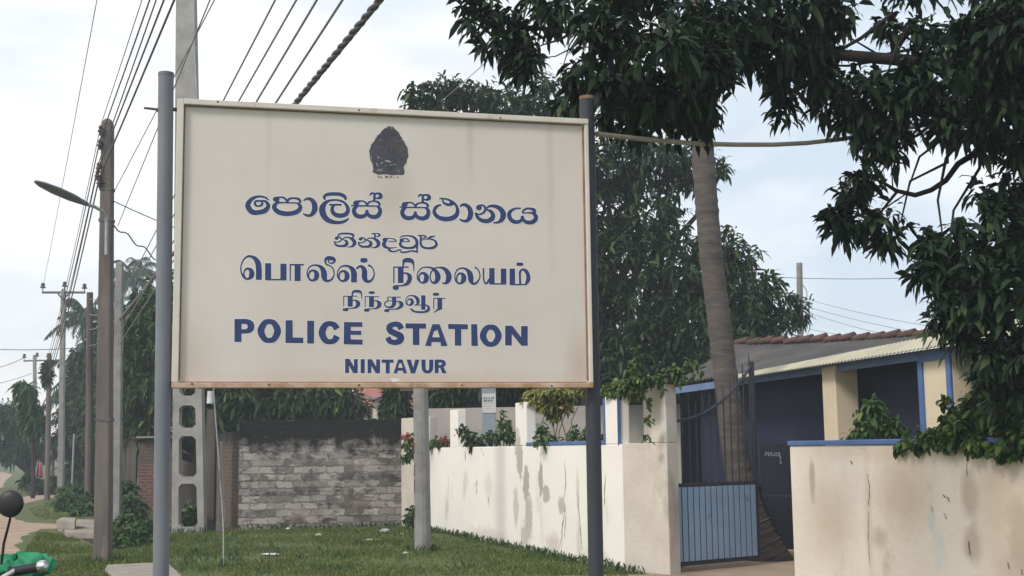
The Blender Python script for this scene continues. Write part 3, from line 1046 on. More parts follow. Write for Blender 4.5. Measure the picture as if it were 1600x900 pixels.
class Ink:
    """pen strokes in picture units -> one flat mesh on a board; topix maps stroke units to plane (u, v)"""

    def __init__(self, z0, step=1.6e-5):
        self.step = step
        self.v = []
        self.f = []
        self.z = z0
        self.n = 0

    def zz(self):
        self.n += 1
        return self.z + self.step * self.n

    def stroke(self, pts, mp, closed=False, grow=0.0):
        c = cr(pts, closed)
        xy, w = c[:, :2], np.maximum(c[:, 2], 2) + grow * 2
        t = np.gradient(xy, axis=0)
        t /= np.linalg.norm(t, axis=1, keepdims=True) + 1e-9
        if grow and not closed:
            xy = xy.copy()
            xy[0] -= t[0] * grow
            xy[-1] += t[-1] * grow
        nn = np.stack([-t[:, 1], t[:, 0]], 1)
        i = len(self.v)
        z = self.zz()
        for k in range(len(xy)):
            for s in (-.5, .5):
                u, v = mp(*(xy[k] + nn[k] * w[k] * s))
                self.v.append((u, -z - 1.2e-6 * k, v))
        for k in range(len(xy) - 1):
            a = i + 2 * k
            self.f.append((a, a + 1, a + 3, a + 2))

    def shape(self, pts, mp, grow=0.0):
        z = self.zz()
        pts = np.array(pts, float)
        if grow:
            c = pts.mean(0)
            pts = pts + np.sign(pts - c) * grow
        i = len(self.v)
        for x, y in pts:
            u, v = mp(x, y)
            self.v.append((u, -z, v))
        self.f.append(tuple(range(i, i + len(pts))))

    def oval(self, x, y, rx, ry, mp, grow=0.0):
        self.shape_([(x + (rx + grow) * math.cos(a), y + (ry + grow) * math.sin(a)) for a in np.linspace(0, 2 * math.pi, 24, endpoint=False)], mp)

    def shape_(self, pts, mp):
        self.shape(pts, mp)

    def pill(self, x, y, rx, ry, mp, grow=0.0, e=3.0):
        pts = []
        for a in np.linspace(0, 2 * math.pi, 28, endpoint=False):
            c, s = math.cos(a), math.sin(a)
            pts.append((x + (rx + grow) * math.copysign(abs(c) ** (2 / e), c), y + (ry + grow) * math.copysign(abs(s) ** (2 / e), s)))
        self.shape(pts, mp)

    def rect(self, x0, y0, x1, y1, mp, grow=0.0):
        self.shape([(x0 - grow, y0 - grow), (x1 + grow, y0 - grow), (x1 + grow, y1 + grow), (x0 - grow, y1 + grow)], mp)

    def build(self, name, m, parent):
        me = bpy.data.meshes.new(name)
        me.from_pydata(self.v, [], self.f)
        me.materials.append(m)
        o = bpy.data.objects.new(name, me)
        COL.objects.link(o)
        o.parent = parent
        return o


def sh(pts, dx, dy):
    return [(p[0] + dx, p[1] + dy, *p[2:]) for p in pts]


S = 's'
C = 'c'
O = 'o'
R = 'r'
PL = 'p'
PG = 'g'
SA_SET = [(S, [(850, 345, 105), (930, 308, 40), (1000, 312, 36), (1055, 350, 42), (1075, 390, 46)]), (S, [(1075, 385, 50), (1120, 328, 40), (1210, 310, 35), (1290, 328, 50), (1325, 370, 55), (1310, 408, 38)]),
          (R, (752, 384, 860, 414)), (S, [(850, 405, 38), (1000, 405, 34), (1320, 410, 30)]), (O, (855, 350, 62, 50)), (S, [(862, 360, 75), (858, 420, 70)]),
          (S, [(885, 418, 40), (825, 455, 80), (812, 520, 86), (850, 590, 92), (930, 620, 86), (1010, 608, 82), (1055, 570, 70), (1073, 482, 48)]),
          (S, [(1073, 482, 48), (1090, 570, 70), (1140, 610, 82), (1220, 628, 86), (1300, 595, 98), (1336, 520, 82), (1325, 455, 72), (1275, 415, 38)]),
          (S, [(1220, 310, 52), (1221, 230, 50), (1224, 165, 50)]), (S, [(1130, 202, 26), (1150, 162, 40), (1195, 150, 42), (1228, 178, 44)]),
          (S, [(1225, 170, 52), (1290, 152, 42), (1342, 175, 70), (1345, 225, 82), (1290, 252, 42), (1245, 242, 32)])]


def shset(st, dx, dy):
    out = []
    for k, a in st:
        if k == R:
            out.append((k, (a[0] + dx, a[1] + dy, a[2] + dx, a[3] + dy)))
        elif k in (O, PL):
            out.append((k, (a[0] + dx, a[1] + dy, *a[2:])))
        else:
            out.append((k, sh(a, dx, dy)))
    return out


NA = [(O, (195, 305, 56, 46)), (S, [(165, 288, 34), (230, 262, 32), (298, 290, 45), (328, 340, 45), (288, 385, 40), (210, 415, 32), (150, 402, 34), (122, 385, 26)]),
      (S, [(132, 388, 34), (150, 460, 50), (220, 510, 65), (320, 520, 62), (420, 510, 80), (478, 460, 95), (468, 390, 75), (400, 350, 36), (350, 338, 26)]),
      (S, [(350, 330, 30), (430, 282, 36), (540, 285, 50), (630, 330, 90), (688, 400, 105), (690, 460, 100), (640, 520, 70), (560, 545, 36), (485, 546, 20)])]
LB = [(100, 565, 30), (95, 500, 30), (130, 432, 40), (200, 420, 52), (252, 480, 96), (248, 560, 96), (195, 612, 52), (130, 610, 40), (100, 565, 30)]
TEXTS = {
    'sinhala_lettering': [
        ((380, 290, 12.857), [
            (S, [(515, 292, 26), (440, 235, 42), (310, 215, 46), (180, 262, 76), (95, 370, 102), (122, 470, 112), (200, 535, 106), (310, 535, 96), (430, 505, 102), (498, 430, 86), (495, 370, 74), (440, 312, 50), (340, 305, 40), (255, 312, 46), (236, 360, 52), (265, 402, 42), (330, 408, 40), (378, 375, 50), (378, 330, 50)]),
            (O, (662, 272, 68, 54)), (S, [(670, 250, 62), (740, 230, 34), (820, 242, 42), (866, 290, 44), (884, 330, 50)]), (S, [(884, 320, 52), (930, 262, 50), (1030, 250, 40), (1110, 268, 58), (1146, 312, 52), (1140, 348, 40)]),
            (S, [(720, 335, 28), (1140, 350, 30)]), (S, [(690, 300, 74), (690, 350, 60)]),
            (C, [(700, 342, 44), (640, 385, 84), (624, 440, 92), (680, 510, 100), (780, 552, 100), (900, 562, 96), (1020, 546, 96), (1108, 502, 96), (1150, 435, 84), (1120, 375, 62), (1060, 345, 30), (900, 343, 28)]),
            (S, [(1208, 302, 26), (1265, 265, 48), (1340, 265, 70), (1408, 320, 96), (1438, 410, 116), (1432, 490, 114), (1388, 568, 84), (1330, 600, 58), (1260, 590, 48), (1203, 555, 26)])]),
        ((490, 290, 12.857), [
            (S, [(236, 282, 44), (212, 225, 58), (275, 176, 68), (400, 165, 72), (520, 170, 74), (608, 205, 78), (642, 250, 58), (632, 288, 34)]),
            (S, [(712, 648, 22), (650, 700, 52), (560, 733, 64), (440, 738, 76), (320, 705, 100), (232, 640, 116), (182, 540, 130), (178, 440, 122), (230, 352, 84), (310, 302, 50), (420, 286, 40), (540, 302, 45), (630, 352, 52), (680, 430, 72), (690, 500, 82), (650, 570, 92), (560, 600, 92), (460, 590, 90), (392, 540, 84), (372, 470, 74), (398, 405, 58), (425, 385, 40)]),
            (R, (312, 362, 566, 402))] + SA_SET),
        ((620, 290, 12.857), shset(SA_SET, -700, 31) + [
            (S, [(898, 390, 34), (840, 396, 46), (782, 440, 66), (750, 510, 70), (778, 580, 82), (850, 640, 86), (960, 668, 96), (1080, 660, 96), (1168, 620, 100), (1215, 550, 86), (1220, 470, 70), (1190, 390, 52), (1130, 328, 45), (1050, 288, 45), (960, 260, 36), (852, 256, 30)]),
            (S, [(922, 272, 34), (935, 330, 42), (990, 370, 56), (1070, 380, 58), (1150, 360, 50)]), (S, [(1075, 310, 40), (1100, 340, 70), (1150, 350, 50)]),
            (S, [(1268, 426, 26), (1310, 386, 50), (1380, 386, 70), (1450, 440, 92), (1484, 530, 106), (1474, 620, 106), (1428, 690, 80), (1370, 710, 58), (1300, 694, 44), (1262, 665, 26)])]),
        ((730, 290, 12.857), [
            (O, (236, 440, 60, 56)), (S, [(196, 425, 40), (255, 392, 36), (330, 402, 42), (364, 450, 50), (348, 520, 50), (290, 565, 40), (220, 575, 36), (172, 545, 36)]),
            (S, [(170, 535, 32), (190, 600, 62), (250, 672, 76), (330, 706, 86), (420, 706, 92), (500, 660, 102), (520, 590, 86), (480, 520, 70), (420, 490, 42), (385, 478, 30)]),
            (S, [(390, 455, 32), (450, 412, 50), (550, 410, 70), (650, 452, 92), (714, 530, 110), (724, 610, 116), (688, 690, 90), (620, 735, 50), (525, 744, 28)]),
            (S, [(1080, 455, 34), (980, 456, 42), (892, 496, 62), (845, 560, 82), (852, 630, 86), (900, 700, 86), (980, 730, 80), (1050, 718, 74), (1096, 680, 62), (1108, 602, 54)]),
            (S, [(1108, 602, 54), (1128, 680, 64), (1180, 725, 76), (1270, 740, 82), (1350, 705, 92), (1384, 640, 86), (1358, 580, 76), (1300, 548, 46), (1200, 545, 30), (1098, 550, 26)]),
            (S, [(1112, 545, 36), (1130, 502, 45), (1190, 462, 46), (1270, 460, 46), (1342, 490, 76), (1348, 540, 72), (1310, 552, 50)])])],
    'sinhala_place_lettering': [
        ((515, 355, 17.778), NA + [(S, [(246, 264, 34), (250, 212, 50), (310, 177, 50), (430, 172, 55), (550, 177, 55), (640, 202, 65), (664, 240, 58), (640, 290, 40)])]
         + shset(NA, 668, 20) + [(S, [(1172, 205, 26), (1190, 172, 35), (1240, 172, 36), (1255, 205, 40)]), (S, [(1257, 295, 46), (1260, 190, 44)]),
                                 (S, [(1265, 178, 34), (1330, 170, 30), (1388, 200, 62), (1370, 245, 50), (1310, 256, 30), (1272, 246, 26)])]),
        ((600, 355, 17.778), [
            (O, (30, 345, 72, 56)), (S, [(60, 312, 40), (140, 305, 30), (235, 312, 30), (312, 345, 40), (338, 388, 34), (280, 390, 28), (110, 390, 26)]),
            (S, [(60, 380, 60), (8, 430, 100), (-2, 490, 110), (45, 545, 90), (130, 572, 50), (250, 570, 30), (370, 548, 18)]),
            (S, [(155, 585, 50), (150, 632, 72), (230, 670, 46), (330, 665, 40), (400, 630, 42), (495, 618, 24)]),
            (S, [(440, 640, 26), (485, 688, 48), (600, 690, 50), (740, 660, 46), (850, 665, 50), (928, 690, 50)]),
            (S, [(428, 296, 22), (510, 246, 40), (640, 232, 40), (780, 252, 56), (880, 322, 76), (916, 420, 86), (920, 560, 56), (920, 712, 46)]),
            (S, [(900, 470, 60), (850, 540, 80), (750, 572, 66), (600, 570, 66), (490, 530, 76), (446, 460, 76), (485, 405, 62)]),
            (O, (490, 358, 60, 48)), (S, [(500, 330, 40), (560, 312, 36), (640, 322, 40), (692, 368, 40), (690, 395, 28), (505, 396, 24)]),
            (S, [(1028, 300, 60), (1020, 400, 60), (1032, 490, 70), (1100, 560, 66), (1240, 580, 62), (1380, 560, 76), (1455, 490, 76), (1445, 410, 66), (1380, 352, 50), (1270, 326, 36), (1150, 332, 26), (1040, 352, 26)]),
            (S, [(1190, 318, 16), (1290, 272, 56), (1380, 250, 42), (1440, 234, 8)]), (S, [(930, 225, 24), (1005, 232, 46), (1024, 300, 60)]),
            (S, [(1015, 230, 40), (1120, 230, 40), (1165, 268, 50), (1110, 292, 34), (1050, 302, 20)])])],
    'tamil_lettering': [
        ((370, 390, 12.857), [
            (S, [(443, 606, 120), (443, 500, 120), (442, 390, 118), (428, 280, 116), (380, 192, 92), (310, 145, 60), (230, 132, 44), (150, 182, 32), (96, 280, 28), (80, 370, 28), (96, 470, 32), (140, 550, 44), (200, 592, 36)]),
            (C, [(150, 530, 36), (143, 465, 28), (175, 395, 38), (245, 385, 58), (296, 440, 98), (292, 525, 104), (240, 582, 50), (185, 580, 40)]),
            (R, (568, 270, 690, 616)), (R, (875, 280, 1000, 618)), (R, (600, 585, 960, 617)), (R, (1060, 286, 1088, 628)), (R, (1060, 285, 1352, 318)), (R, (1160, 300, 1283, 630))]),
        ((475, 390, 12.857), [
            (S, LB), (S, [(150, 622, 40), (86, 560, 36), (64, 480, 28), (80, 400, 28), (130, 332, 30), (210, 310, 36), (300, 325, 52), (368, 380, 96), (400, 460, 118), (405, 540, 116), (430, 610, 80), (490, 626, 50), (560, 590, 40), (600, 510, 28), (600, 430, 26), (568, 360, 28), (510, 316, 30), (450, 295, 34), (428, 225, 46), (460, 175, 72), (530, 168, 84), (598, 192, 78), (608, 238, 50), (560, 272, 34), (500, 256, 26), (500, 190, 40)]),
            (S, sh(LB, 610, 12)), (S, [(760, 632, 40), (692, 570, 36), (672, 490, 28), (690, 410, 28), (740, 346, 30), (820, 322, 40), (900, 336, 52), (975, 395, 96), (1005, 480, 120), (1005, 570, 120), (1005, 656, 120)]),
            (S, [(1052, 385, 40), (1110, 338, 46), (1170, 346, 70), (1214, 420, 106), (1215, 540, 110), (1240, 612, 90), (1310, 640, 55), (1375, 590, 40), (1410, 500, 28), (1400, 420, 28), (1362, 350, 30), (1310, 318, 40), (1283, 312, 30)]),
            (PL, (1205, 212, 74, 47))]),
        ((605, 395, 12.857), [
            (R, (120, 275, 148, 610)), (R, (120, 271, 436, 300)), (R, (215, 285, 330, 606)), (S, [(320, 412, 34), (388, 408, 40), (446, 460, 86), (452, 530, 92), (410, 610, 80), (325, 652, 40), (230, 660, 30), (160, 662, 34)]), (O, (172, 698, 66, 53)),
            (S, [(325, 292, 36), (325, 215, 42), (352, 155, 80), (430, 145, 96), (498, 168, 86), (530, 235, 38), (537, 372, 18)]),
            (S, [(690, 602, 36), (620, 540, 30), (604, 460, 26), (630, 370, 26), (700, 302, 28), (800, 286, 32), (900, 306, 46), (978, 370, 82), (1018, 460, 112), (1008, 540, 102), (955, 600, 60), (892, 578, 36), (866, 500, 28), (872, 420, 28), (912, 345, 36)]),
            (S, [(650, 540, 28), (640, 475, 30), (680, 412, 40), (740, 412, 60), (788, 470, 98), (778, 550, 98), (720, 600, 46), (665, 582, 36), (650, 540, 28)]),
            (S, [(945, 308, 30), (1050, 292, 36), (1150, 320, 72), (1218, 400, 106), (1240, 480, 116), (1220, 560, 100), (1170, 610, 50), (1102, 600, 22)])]),
        ((715, 395, 12.857), [
            (S, [(20, 622, 40), (-35, 560, 32), (-54, 480, 26), (-40, 400, 26), (10, 328, 30), (100, 306, 36), (180, 332, 56), (240, 400, 102), (264, 480, 116), (272, 560, 100), (312, 620, 50), (380, 600, 46), (438, 520, 30), (450, 440, 26), (430, 370, 28), (390, 312, 30), (340, 288, 38)]),
            (S, [(-10, 565, 28), (-15, 490, 30), (20, 424, 40), (80, 415, 52), (122, 470, 98), (118, 550, 98), (60, 613, 46), (5, 600, 36), (-10, 565, 28)]),
            (S, [(522, 303, 36), (521, 440, 34), (528, 545, 32), (562, 618, 34), (602, 590, 46), (650, 520, 50)]), (R, (636, 303, 746, 635)), (R, (868, 314, 982, 638)), (R, (690, 606, 960, 637)),
            (R, (1045, 314, 1157, 648)), (R, (1090, 622, 1385, 652)), (S, [(1260, 640, 45), (1255, 500, 45), (1256, 385, 50), (1312, 332, 45), (1380, 370, 76), (1420, 460, 82), (1416, 550, 86), (1370, 632, 40)]), (PL, (1254, 227, 72, 36))])],
    'tamil_place_lettering': [
        ((530, 450, 17.778), [
            (R, (112, 212, 140, 512)), (R, (112, 210, 512, 238)), (R, (235, 225, 376, 516)), (S, [(366, 342, 32), (440, 338, 42), (518, 400, 112), (520, 470, 112), (450, 540, 60), (330, 560, 30), (180, 562, 32)]), (PL, (176, 600, 82, 42)),
            (S, [(370, 236, 40), (365, 155, 50), (402, 98, 70), (490, 86, 80), (580, 102, 76), (620, 170, 40), (628, 312, 20)]),
            (R, (708, 227, 735, 536)), (R, (708, 222, 1112, 248)), (R, (828, 235, 968, 532)), (S, sh([(366, 342, 32), (440, 338, 42), (518, 400, 112), (520, 470, 112), (450, 540, 60), (330, 560, 30), (180, 562, 32)], 592, 14)), (PL, (768, 612, 80, 44)), (O, (903, 125, 92, 42))]),
        ((610, 450, 17.778), [
            (R, (-85, 236, 298, 264)), (R, (-86, 262, -56, 350)), (S, [(60, 356, 22), (-60, 356, 30), (-140, 400, 38), (-160, 450, 36), (-112, 518, 42), (-20, 532, 56), (60, 505, 90), (104, 430, 116), (105, 340, 120), (105, 248, 120)]),
            (S, [(160, 368, 26), (230, 368, 42), (298, 420, 112), (304, 490, 112), (220, 560, 60), (100, 585, 34), (-90, 590, 28)]), (O, (-100, 625, 78, 46)),
            (S, [(520, 480, 30), (450, 450, 26), (428, 380, 30), (440, 292, 28), (500, 222, 30), (600, 206, 36), (696, 240, 72), (760, 320, 102), (768, 400, 86), (735, 458, 50), (665, 472, 20)]),
            (S, [(470, 430, 26), (470, 360, 26), (520, 308, 40), (588, 322, 70), (612, 390, 92), (578, 450, 80), (520, 474, 40), (476, 445, 30), (470, 430, 26)]),
            (R, (700, 458, 980, 484)), (R, (856, 198, 976, 602)), (S, [(960, 462, 26), (1038, 500, 60), (1068, 570, 76), (1030, 632, 76), (920, 666, 56), (780, 666, 60), (660, 645, 56), (600, 602, 60), (548, 570, 28)]),
            (R, (1190, 270, 1220, 578)), (R, (1190, 267, 1524, 295)), (PG, [(1305, 282), (1440, 282), (1440, 582), (1185, 692), (1306, 575)]), (PL, (1266, 170, 88, 43))])],
}
POL = [(R, (42, 55, 116, 295)), (S, [(100, 82, 54), (165, 82, 54), (206, 102, 66), (214, 132, 72), (205, 163, 66), (165, 183, 48), (100, 184, 46)]),
       (C, [(405, 82, 54), (455, 100, 62), (492, 180, 74), (455, 262, 62), (405, 278, 54), (355, 262, 62), (318, 180, 74), (355, 100, 62)]),
       (PG, [(575, 68), (648, 68), (648, 248), (760, 250), (760, 308), (573, 305)]), (R, (800, 73, 872, 311)),
       (S, [(1110, 160, 70), (1085, 120, 62), (1035, 103, 54), (985, 125, 66), (955, 198, 74), (985, 272, 66), (1035, 293, 54), (1085, 276, 62), (1110, 232, 70)]),
       (PG, [(1183, 86), (1375, 88), (1375, 137), (1254, 136), (1254, 176), (1364, 178), (1364, 222), (1253, 220), (1253, 268), (1378, 271), (1378, 323), (1181, 320)])]
STA = [(S, [(215, 160, 66), (190, 118, 60), (140, 110, 56), (92, 135, 64), (100, 178, 66), (150, 205, 66), (205, 235, 72), (200, 280, 70), (145, 300, 56), (95, 285, 60), (72, 246, 58)]),
       (PG, [(258, 100), (472, 102), (472, 155), (403, 155), (403, 328), (333, 326), (333, 153), (258, 153)]),
       (PG, [(540, 108), (612, 108), (580, 180), (556, 180)]), (PG, [(540, 108), (574, 128), (532, 258), (526, 338), (461, 336)]), (PG, [(612, 108), (576, 128), (618, 258), (628, 338), (698, 338)]), (PG, [(530, 244), (622, 246), (634, 298), (524, 296)]),
       (PG, [(703, 106), (908, 110), (908, 162), (840, 162), (840, 334), (771, 332), (771, 160), (703, 158)]), (PG, [(942, 108), (1005, 108), (1012, 338), (944, 336)]),
       (C, [(1147, 140, 56), (1195, 158, 62), (1227, 230, 70), (1195, 300, 62), (1147, 320, 52), (1098, 300, 62), (1066, 230, 70), (1098, 158, 62)]),
       (R, (1296, 124, 1366, 332)), (R, (1462, 128, 1532, 334)), (PG, [(1296, 124), (1368, 124), (1532, 334), (1466, 334)])]
NIN = [(R, (82, 138, 138, 336)), (R, (205, 142, 258, 338)), (PG, [(82, 138), (142, 138), (258, 338), (198, 338)]), (R, (298, 143, 356, 338)), (R, (394, 143, 448, 338)), (R, (514, 145, 568, 340)), (PG, [(394, 143), (452, 143), (568, 340), (510, 340)]),
       (PG, [(590, 148), (756, 148), (756, 192), (703, 192), (703, 340), (646, 340), (646, 192), (590, 192)]),
       (PG, [(820, 146), (878, 146), (858, 200), (840, 200)]), (PG, [(820, 146), (850, 160), (818, 260), (806, 340), (756, 340)]), (PG, [(878, 146), (848, 160), (882, 260), (892, 340), (944, 340)]), (PG, [(815, 262), (885, 262), (892, 304), (808, 304)]),
       (PG, [(935, 148), (996, 148), (1028, 262), (1040, 342), (1000, 342)]), (PG, [(1116, 148), (1058, 148), (1028, 262), (1016, 342), (1056, 342)]),
       (S, [(1172, 148, 58), (1173, 260, 58), (1190, 305, 52), (1225, 320, 46), (1262, 305, 52), (1278, 260, 58), (1279, 148, 58)]),
       (R, (1326, 148, 1382, 338)), (S, [(1370, 170, 44), (1420, 170, 44), (1452, 188, 52), (1452, 220, 52), (1420, 242, 40), (1370, 244, 40)]), (PG, [(1392, 240), (1446, 246), (1496, 340), (1432, 340)])]
TEXTS['english_lettering'] = [((360, 490, 6.6667), POL), ((595, 490, 6.6667), STA)]
TEXTS['english_place_lettering'] = [((530, 545, 8.8889), NIN)]


def write(ink, items, mp, grow=0.0):
    for k, a in items:
        if k == S:
            ink.stroke(a, mp, grow=grow)
        elif k == C:
            ink.stroke(a, mp, closed=True, grow=grow)
        elif k == O:
            ink.oval(*a, mp, grow=grow)
        elif k == R:
            ink.rect(*a, mp, grow=grow)
        elif k == PL:
            ink.pill(*a, mp, grow=grow)
        elif k == PG:
            ink.shape(a, mp, grow=grow)


# ------------------------------------------------------------------ the sign
SA = math.radians(13.6)
SDIR = np.array([math.cos(SA), math.sin(SA), 0])
SP0 = P(272, 380, 7.3)
c_tl, c_tr, c_br, c_bl = (onplane(x, y, SP0, SDIR) for x, y in ((277, 154), (918, 189), (925, 606), (268, 607)))
su0 = 0.5 * ((c_tl - SP0) @ SDIR + (c_bl - SP0) @ SDIR)
su1 = 0.5 * ((c_tr - SP0) @ SDIR + (c_br - SP0) @ SDIR)
sz0, sz1 = 0.5 * (c_bl[2] + c_br[2]), 0.5 * (c_tl[2] + c_tr[2])
SO = SP0 + SDIR * su0
SO[2] = 0
sign = empty('police_sign', SO, SA, 'large cream police station sign lettered in blue, on two grey pipe posts', 'sign')
SWID = su1 - su0


def s_uv(x, y):
    q = onplane(x, y, SP0, SDIR)
    return float((q - SO) @ SDIR), float(q[2])


mb = MB()
fw_ = 0.038
mb.box((fw_ * .5, 0.004, sz0 + fw_ * .5), (SWID - fw_ * .5, 0.020, sz1 - fw_ * .5))
STK = (0.50, 0.42, 0.355)
spots(m_panel, [(*s_uv(612, 305), .10, .16, STK, .5, .8), (*s_uv(735, 210), .02, .22, STK, .45, .7), (*s_uv(420, 200), .015, .35, STK, .35, .8), (*s_uv(860, 260), .02, .5, STK, .35, .8), (*s_uv(300, 560), .10, .18, (0.47, 0.36, 0.28), .45, .8), (*s_uv(905, 580), .06, .2, (0.47, 0.33, 0.24), .5, .8),
                (*s_uv(620, 592), 1.1, .035, (0.55, 0.44, 0.35), .6, .8), (*s_uv(500, 190), .5, .12, (0.74, 0.68, 0.63), .5, .9), (*s_uv(350, 420), .2, .6, (0.73, 0.665, 0.61), .5, .9)], 5.0, 0.7)
mb.build('panel', m_panel, sign)
mb = MB()
mb.poly([(a, 0.0036, b) for a, b in blob(*s_uv(617, 594), .020, .016, 4, 14, .4)])
mb.build('paint_flake', m_halo, sign)
for x_, y_ in ((300, 600), (420, 601), (560, 602), (720, 602), (860, 603), (340, 161), (560, 174), (780, 186)):
    u_, v_ = s_uv(x_, y_)
    mb = MB()
    mb.ball((u_, -0.031, v_), (.006, .003, .006), 8, 5)
    mb.build('rivet', m_bolt, sign, smooth=True)
mb = MB()
mb.box((0, -0.026, sz0 + fw_ * .8 + .001), (fw_, 0.022, sz1))
mb.box((fw_ + .001, -0.030, sz1 - fw_ * .85), (SWID, 0.022, sz1 + 0.001))
mb.box((SWID - fw_ * .62, -0.026, sz0 + fw_ * .8 + .001), (SWID, 0.022, sz1 - fw_ * .85 - .001))
fr = mb.build('frame', m_frame, sign, bevel=0.004)
mb = MB()
mb.box((0, -0.028, sz0), (SWID, 0.022, sz0 + fw_ * .8))
mb.build('bottom_rail', m_frame_low, sign, bevel=0.004)
mb = MB()
for q in ([(fw_ + .001, -.004, sz0 + .05), (fw_ + .008, .0035, sz1 - .04)], [(fw_ + .009, -.004, sz0 + fw_ * .8 + .001), (SWID - .04, .0035, sz0 + fw_ * .8 + .007)],
          [(SWID - fw_ * .62 - .011, -.004, sz0 + .05), (SWID - fw_ * .62 - .001, .0035, sz1 - .045)], [(fw_ + .009, -.004, sz1 - fw_ * .85 - .006), (SWID - .045, .0035, sz1 - fw_ * .85 - .001)]):
    mb.box(*q)
mb.build('rusty_seam', m_rust, sign)
for name, blocks in TEXTS.items():
    words_ = [blocks] if 'place' in name else ([blocks[:1], blocks[1:]] if len(blocks) == 2 else [blocks[:2], blocks[2:]])
    for blk in words_:
        ink = Ink(-0.0030)
        halo = Ink(-0.0037, 5e-6)
        for (ox, oy, sc), items in blk:
            mp = lambda x, y, ox=ox, oy=oy, sc=sc: s_uv(ox + x / sc, oy + y / sc)
            write(ink, items, mp)
            write(halo, items, mp, grow=0.9 * sc)
        lo_ = ink.build(name.replace('lettering', 'word'), m_blue, sign)
        halo.build('pale_outline', m_halo, lo_)
E_ = lambda x, y: s_uv(570 + x / 9.475, 190 + y / 9.475)
ink = Ink(-0.003)
ol = [(310, 85), (370, 66), (430, 85), (500, 160), (552, 240), (560, 265), (600, 320), (640, 420), (642, 520), (612, 610), (578, 680), (586, 772), (480, 790), (330, 782), (180, 776), (118, 740), (128, 670), (95, 590), (70, 480), (74, 400), (120, 310), (165, 245), (180, 215), (230, 165)]
c = cr([(x, y, 0) for x, y in ol], True, 4)
c[:, 0] += 5 * np.sin(np.arange(len(c)) * 1.25)
c[:, 1] += 5 * np.cos(np.arange(len(c)) * 1.25)
ink.shape([(x, y) for x, y, _ in c[:-1]], E_)
em = ink.build('emblem', m_emblem, sign)
for st in ([(300, 580, 10), (340, 585, 22), (390, 600, 12)], [(240, 605, 16), (262, 620, 18)], [(190, 500, 10), (210, 555, 16)], [(170, 610, 10), (195, 660, 14)], [(185, 735, 16), (215, 705, 16), (245, 735, 12), (255, 695, 10)], [(370, 645, 8), (410, 640, 10)],
           [(430, 640, 12), (465, 628, 10)], [(488, 715, 10), (512, 750, 12)], [(230, 272, 10), (250, 270, 8)], [(320, 92, 20), (340, 85, 18)], [(390, 90, 18), (410, 98, 14)], [(95, 520, 10), (100, 560, 10)], [(240, 530, 6), (252, 560, 6)], [(300, 660, 8), (315, 640, 8)]):
    ink = Ink(-0.001)
    ink.stroke([(x, y, w * 1.25) for x, y, w in st], E_)
    ink.build('worn_mark', m_emblem_pale, em)
m_emblem_line = mat('emblem_line', (0.125, 0.128, 0.155), (0.08, 0.08, 0.10), 14, 0.6)
for k in range(14):
    a = 2 * math.pi * k / 14 + .2
    ink = Ink(-0.0015)
    ink.stroke([(355 + 165 * math.cos(a), 430 + 195 * math.sin(a) * .95, 6), (355 + 205 * math.cos(a + .10), 425 + 240 * math.sin(a + .10) * .95, 13), (355 + 235 * math.cos(a + .22), 425 + 262 * math.sin(a + .22) * .95, 5)], E_)
    ink.build('petal_line', m_emblem_line, em)
ink = Ink(-0.0013)
ink.stroke([(355 + 140 * math.cos(a), 430 + 165 * math.sin(a), 8) for a in np.linspace(0, 2 * math.pi, 16, endpoint=False)], E_, closed=True)
ink.build('ring_line', m_emblem_line, em)
for st in ([(300, 480, 12), (330, 400, 26), (370, 370, 30), (400, 400, 22), (390, 470, 16)], [(320, 470, 14), (310, 520, 12)], [(380, 470, 14), (400, 515, 12)], [(410, 390, 10), (440, 330, 8), (430, 300, 8)]):
    ink = Ink(-0.0012)
    ink.stroke(st, E_)
    ink.build('figure_line', m_emblem_line, em)
ink = Ink(-0.001)
for st in ([(195, 800, 16), (210, 822, 14)], [(230, 825, 18), (250, 815, 14)], [(300, 800, 12), (325, 822, 20), (345, 806, 12)], [(372, 825, 16), (398, 805, 16)], [(425, 828, 8), (440, 822, 8)], [(480, 826, 12), (495, 808, 12)]):
    ink.stroke(st, E_)
ink.build('scroll_remnant', m_emblem, em)


def post(px0, py0, px1, py1, dia, m, yoff, capm):
    a = onplane(px0, py0, SP0 + np.array([-math.sin(SA), math.cos(SA), 0]) * yoff, SDIR)
    b = onplane(px1, py1, SP0 + np.array([-math.sin(SA), math.cos(SA), 0]) * yoff, SDIR)
    b = a + (b - a) * (a[2] + 0.3) / (a[2] - b[2])
    mb = MB()
    la, lb = tolocal(a, SO, SA), tolocal(b, SO, SA)
    mb.tube([lb, lb + (la - lb) * .5, la], dia / 2, 24)
    o = mb.build('post', m, sign, smooth=True)
    mb = MB()
    mb.tube([la + (lb - la) * 0.004, la + np.array([0, 0, 0.004])], dia / 2 * 1.03, 24)
    mb.build('post_cap', capm, o, smooth=True)
    return la


lp = post(259.5, 115, 251.5, 900, 0.089, m_post, 0.02, m_lamp)
rp = post(917, 152, 931.5, 900, 0.094, m_post_shaded, 0.075, m_rust)
for ps_, rr_ in (([(-0.12, s_uv(240, 168)[1]), (-0.055, s_uv(240, 168)[1] - .004), (-0.03, s_uv(240, 168)[1] - .01)], [0.007, 0.008, 0.02]), ([(0.03, s_uv(240, 168)[1]), (.07, s_uv(240, 168)[1])], .012), ([(0.03, sz0 + .03), (.08, sz0 + .03)], .012)):
    mb = MB()
    mb.tube([(lp[0] + x, 0.02, z) for x, z in ps_], rr_, 8)
    mb.build('clamp_bolt', m_bolt, sign)

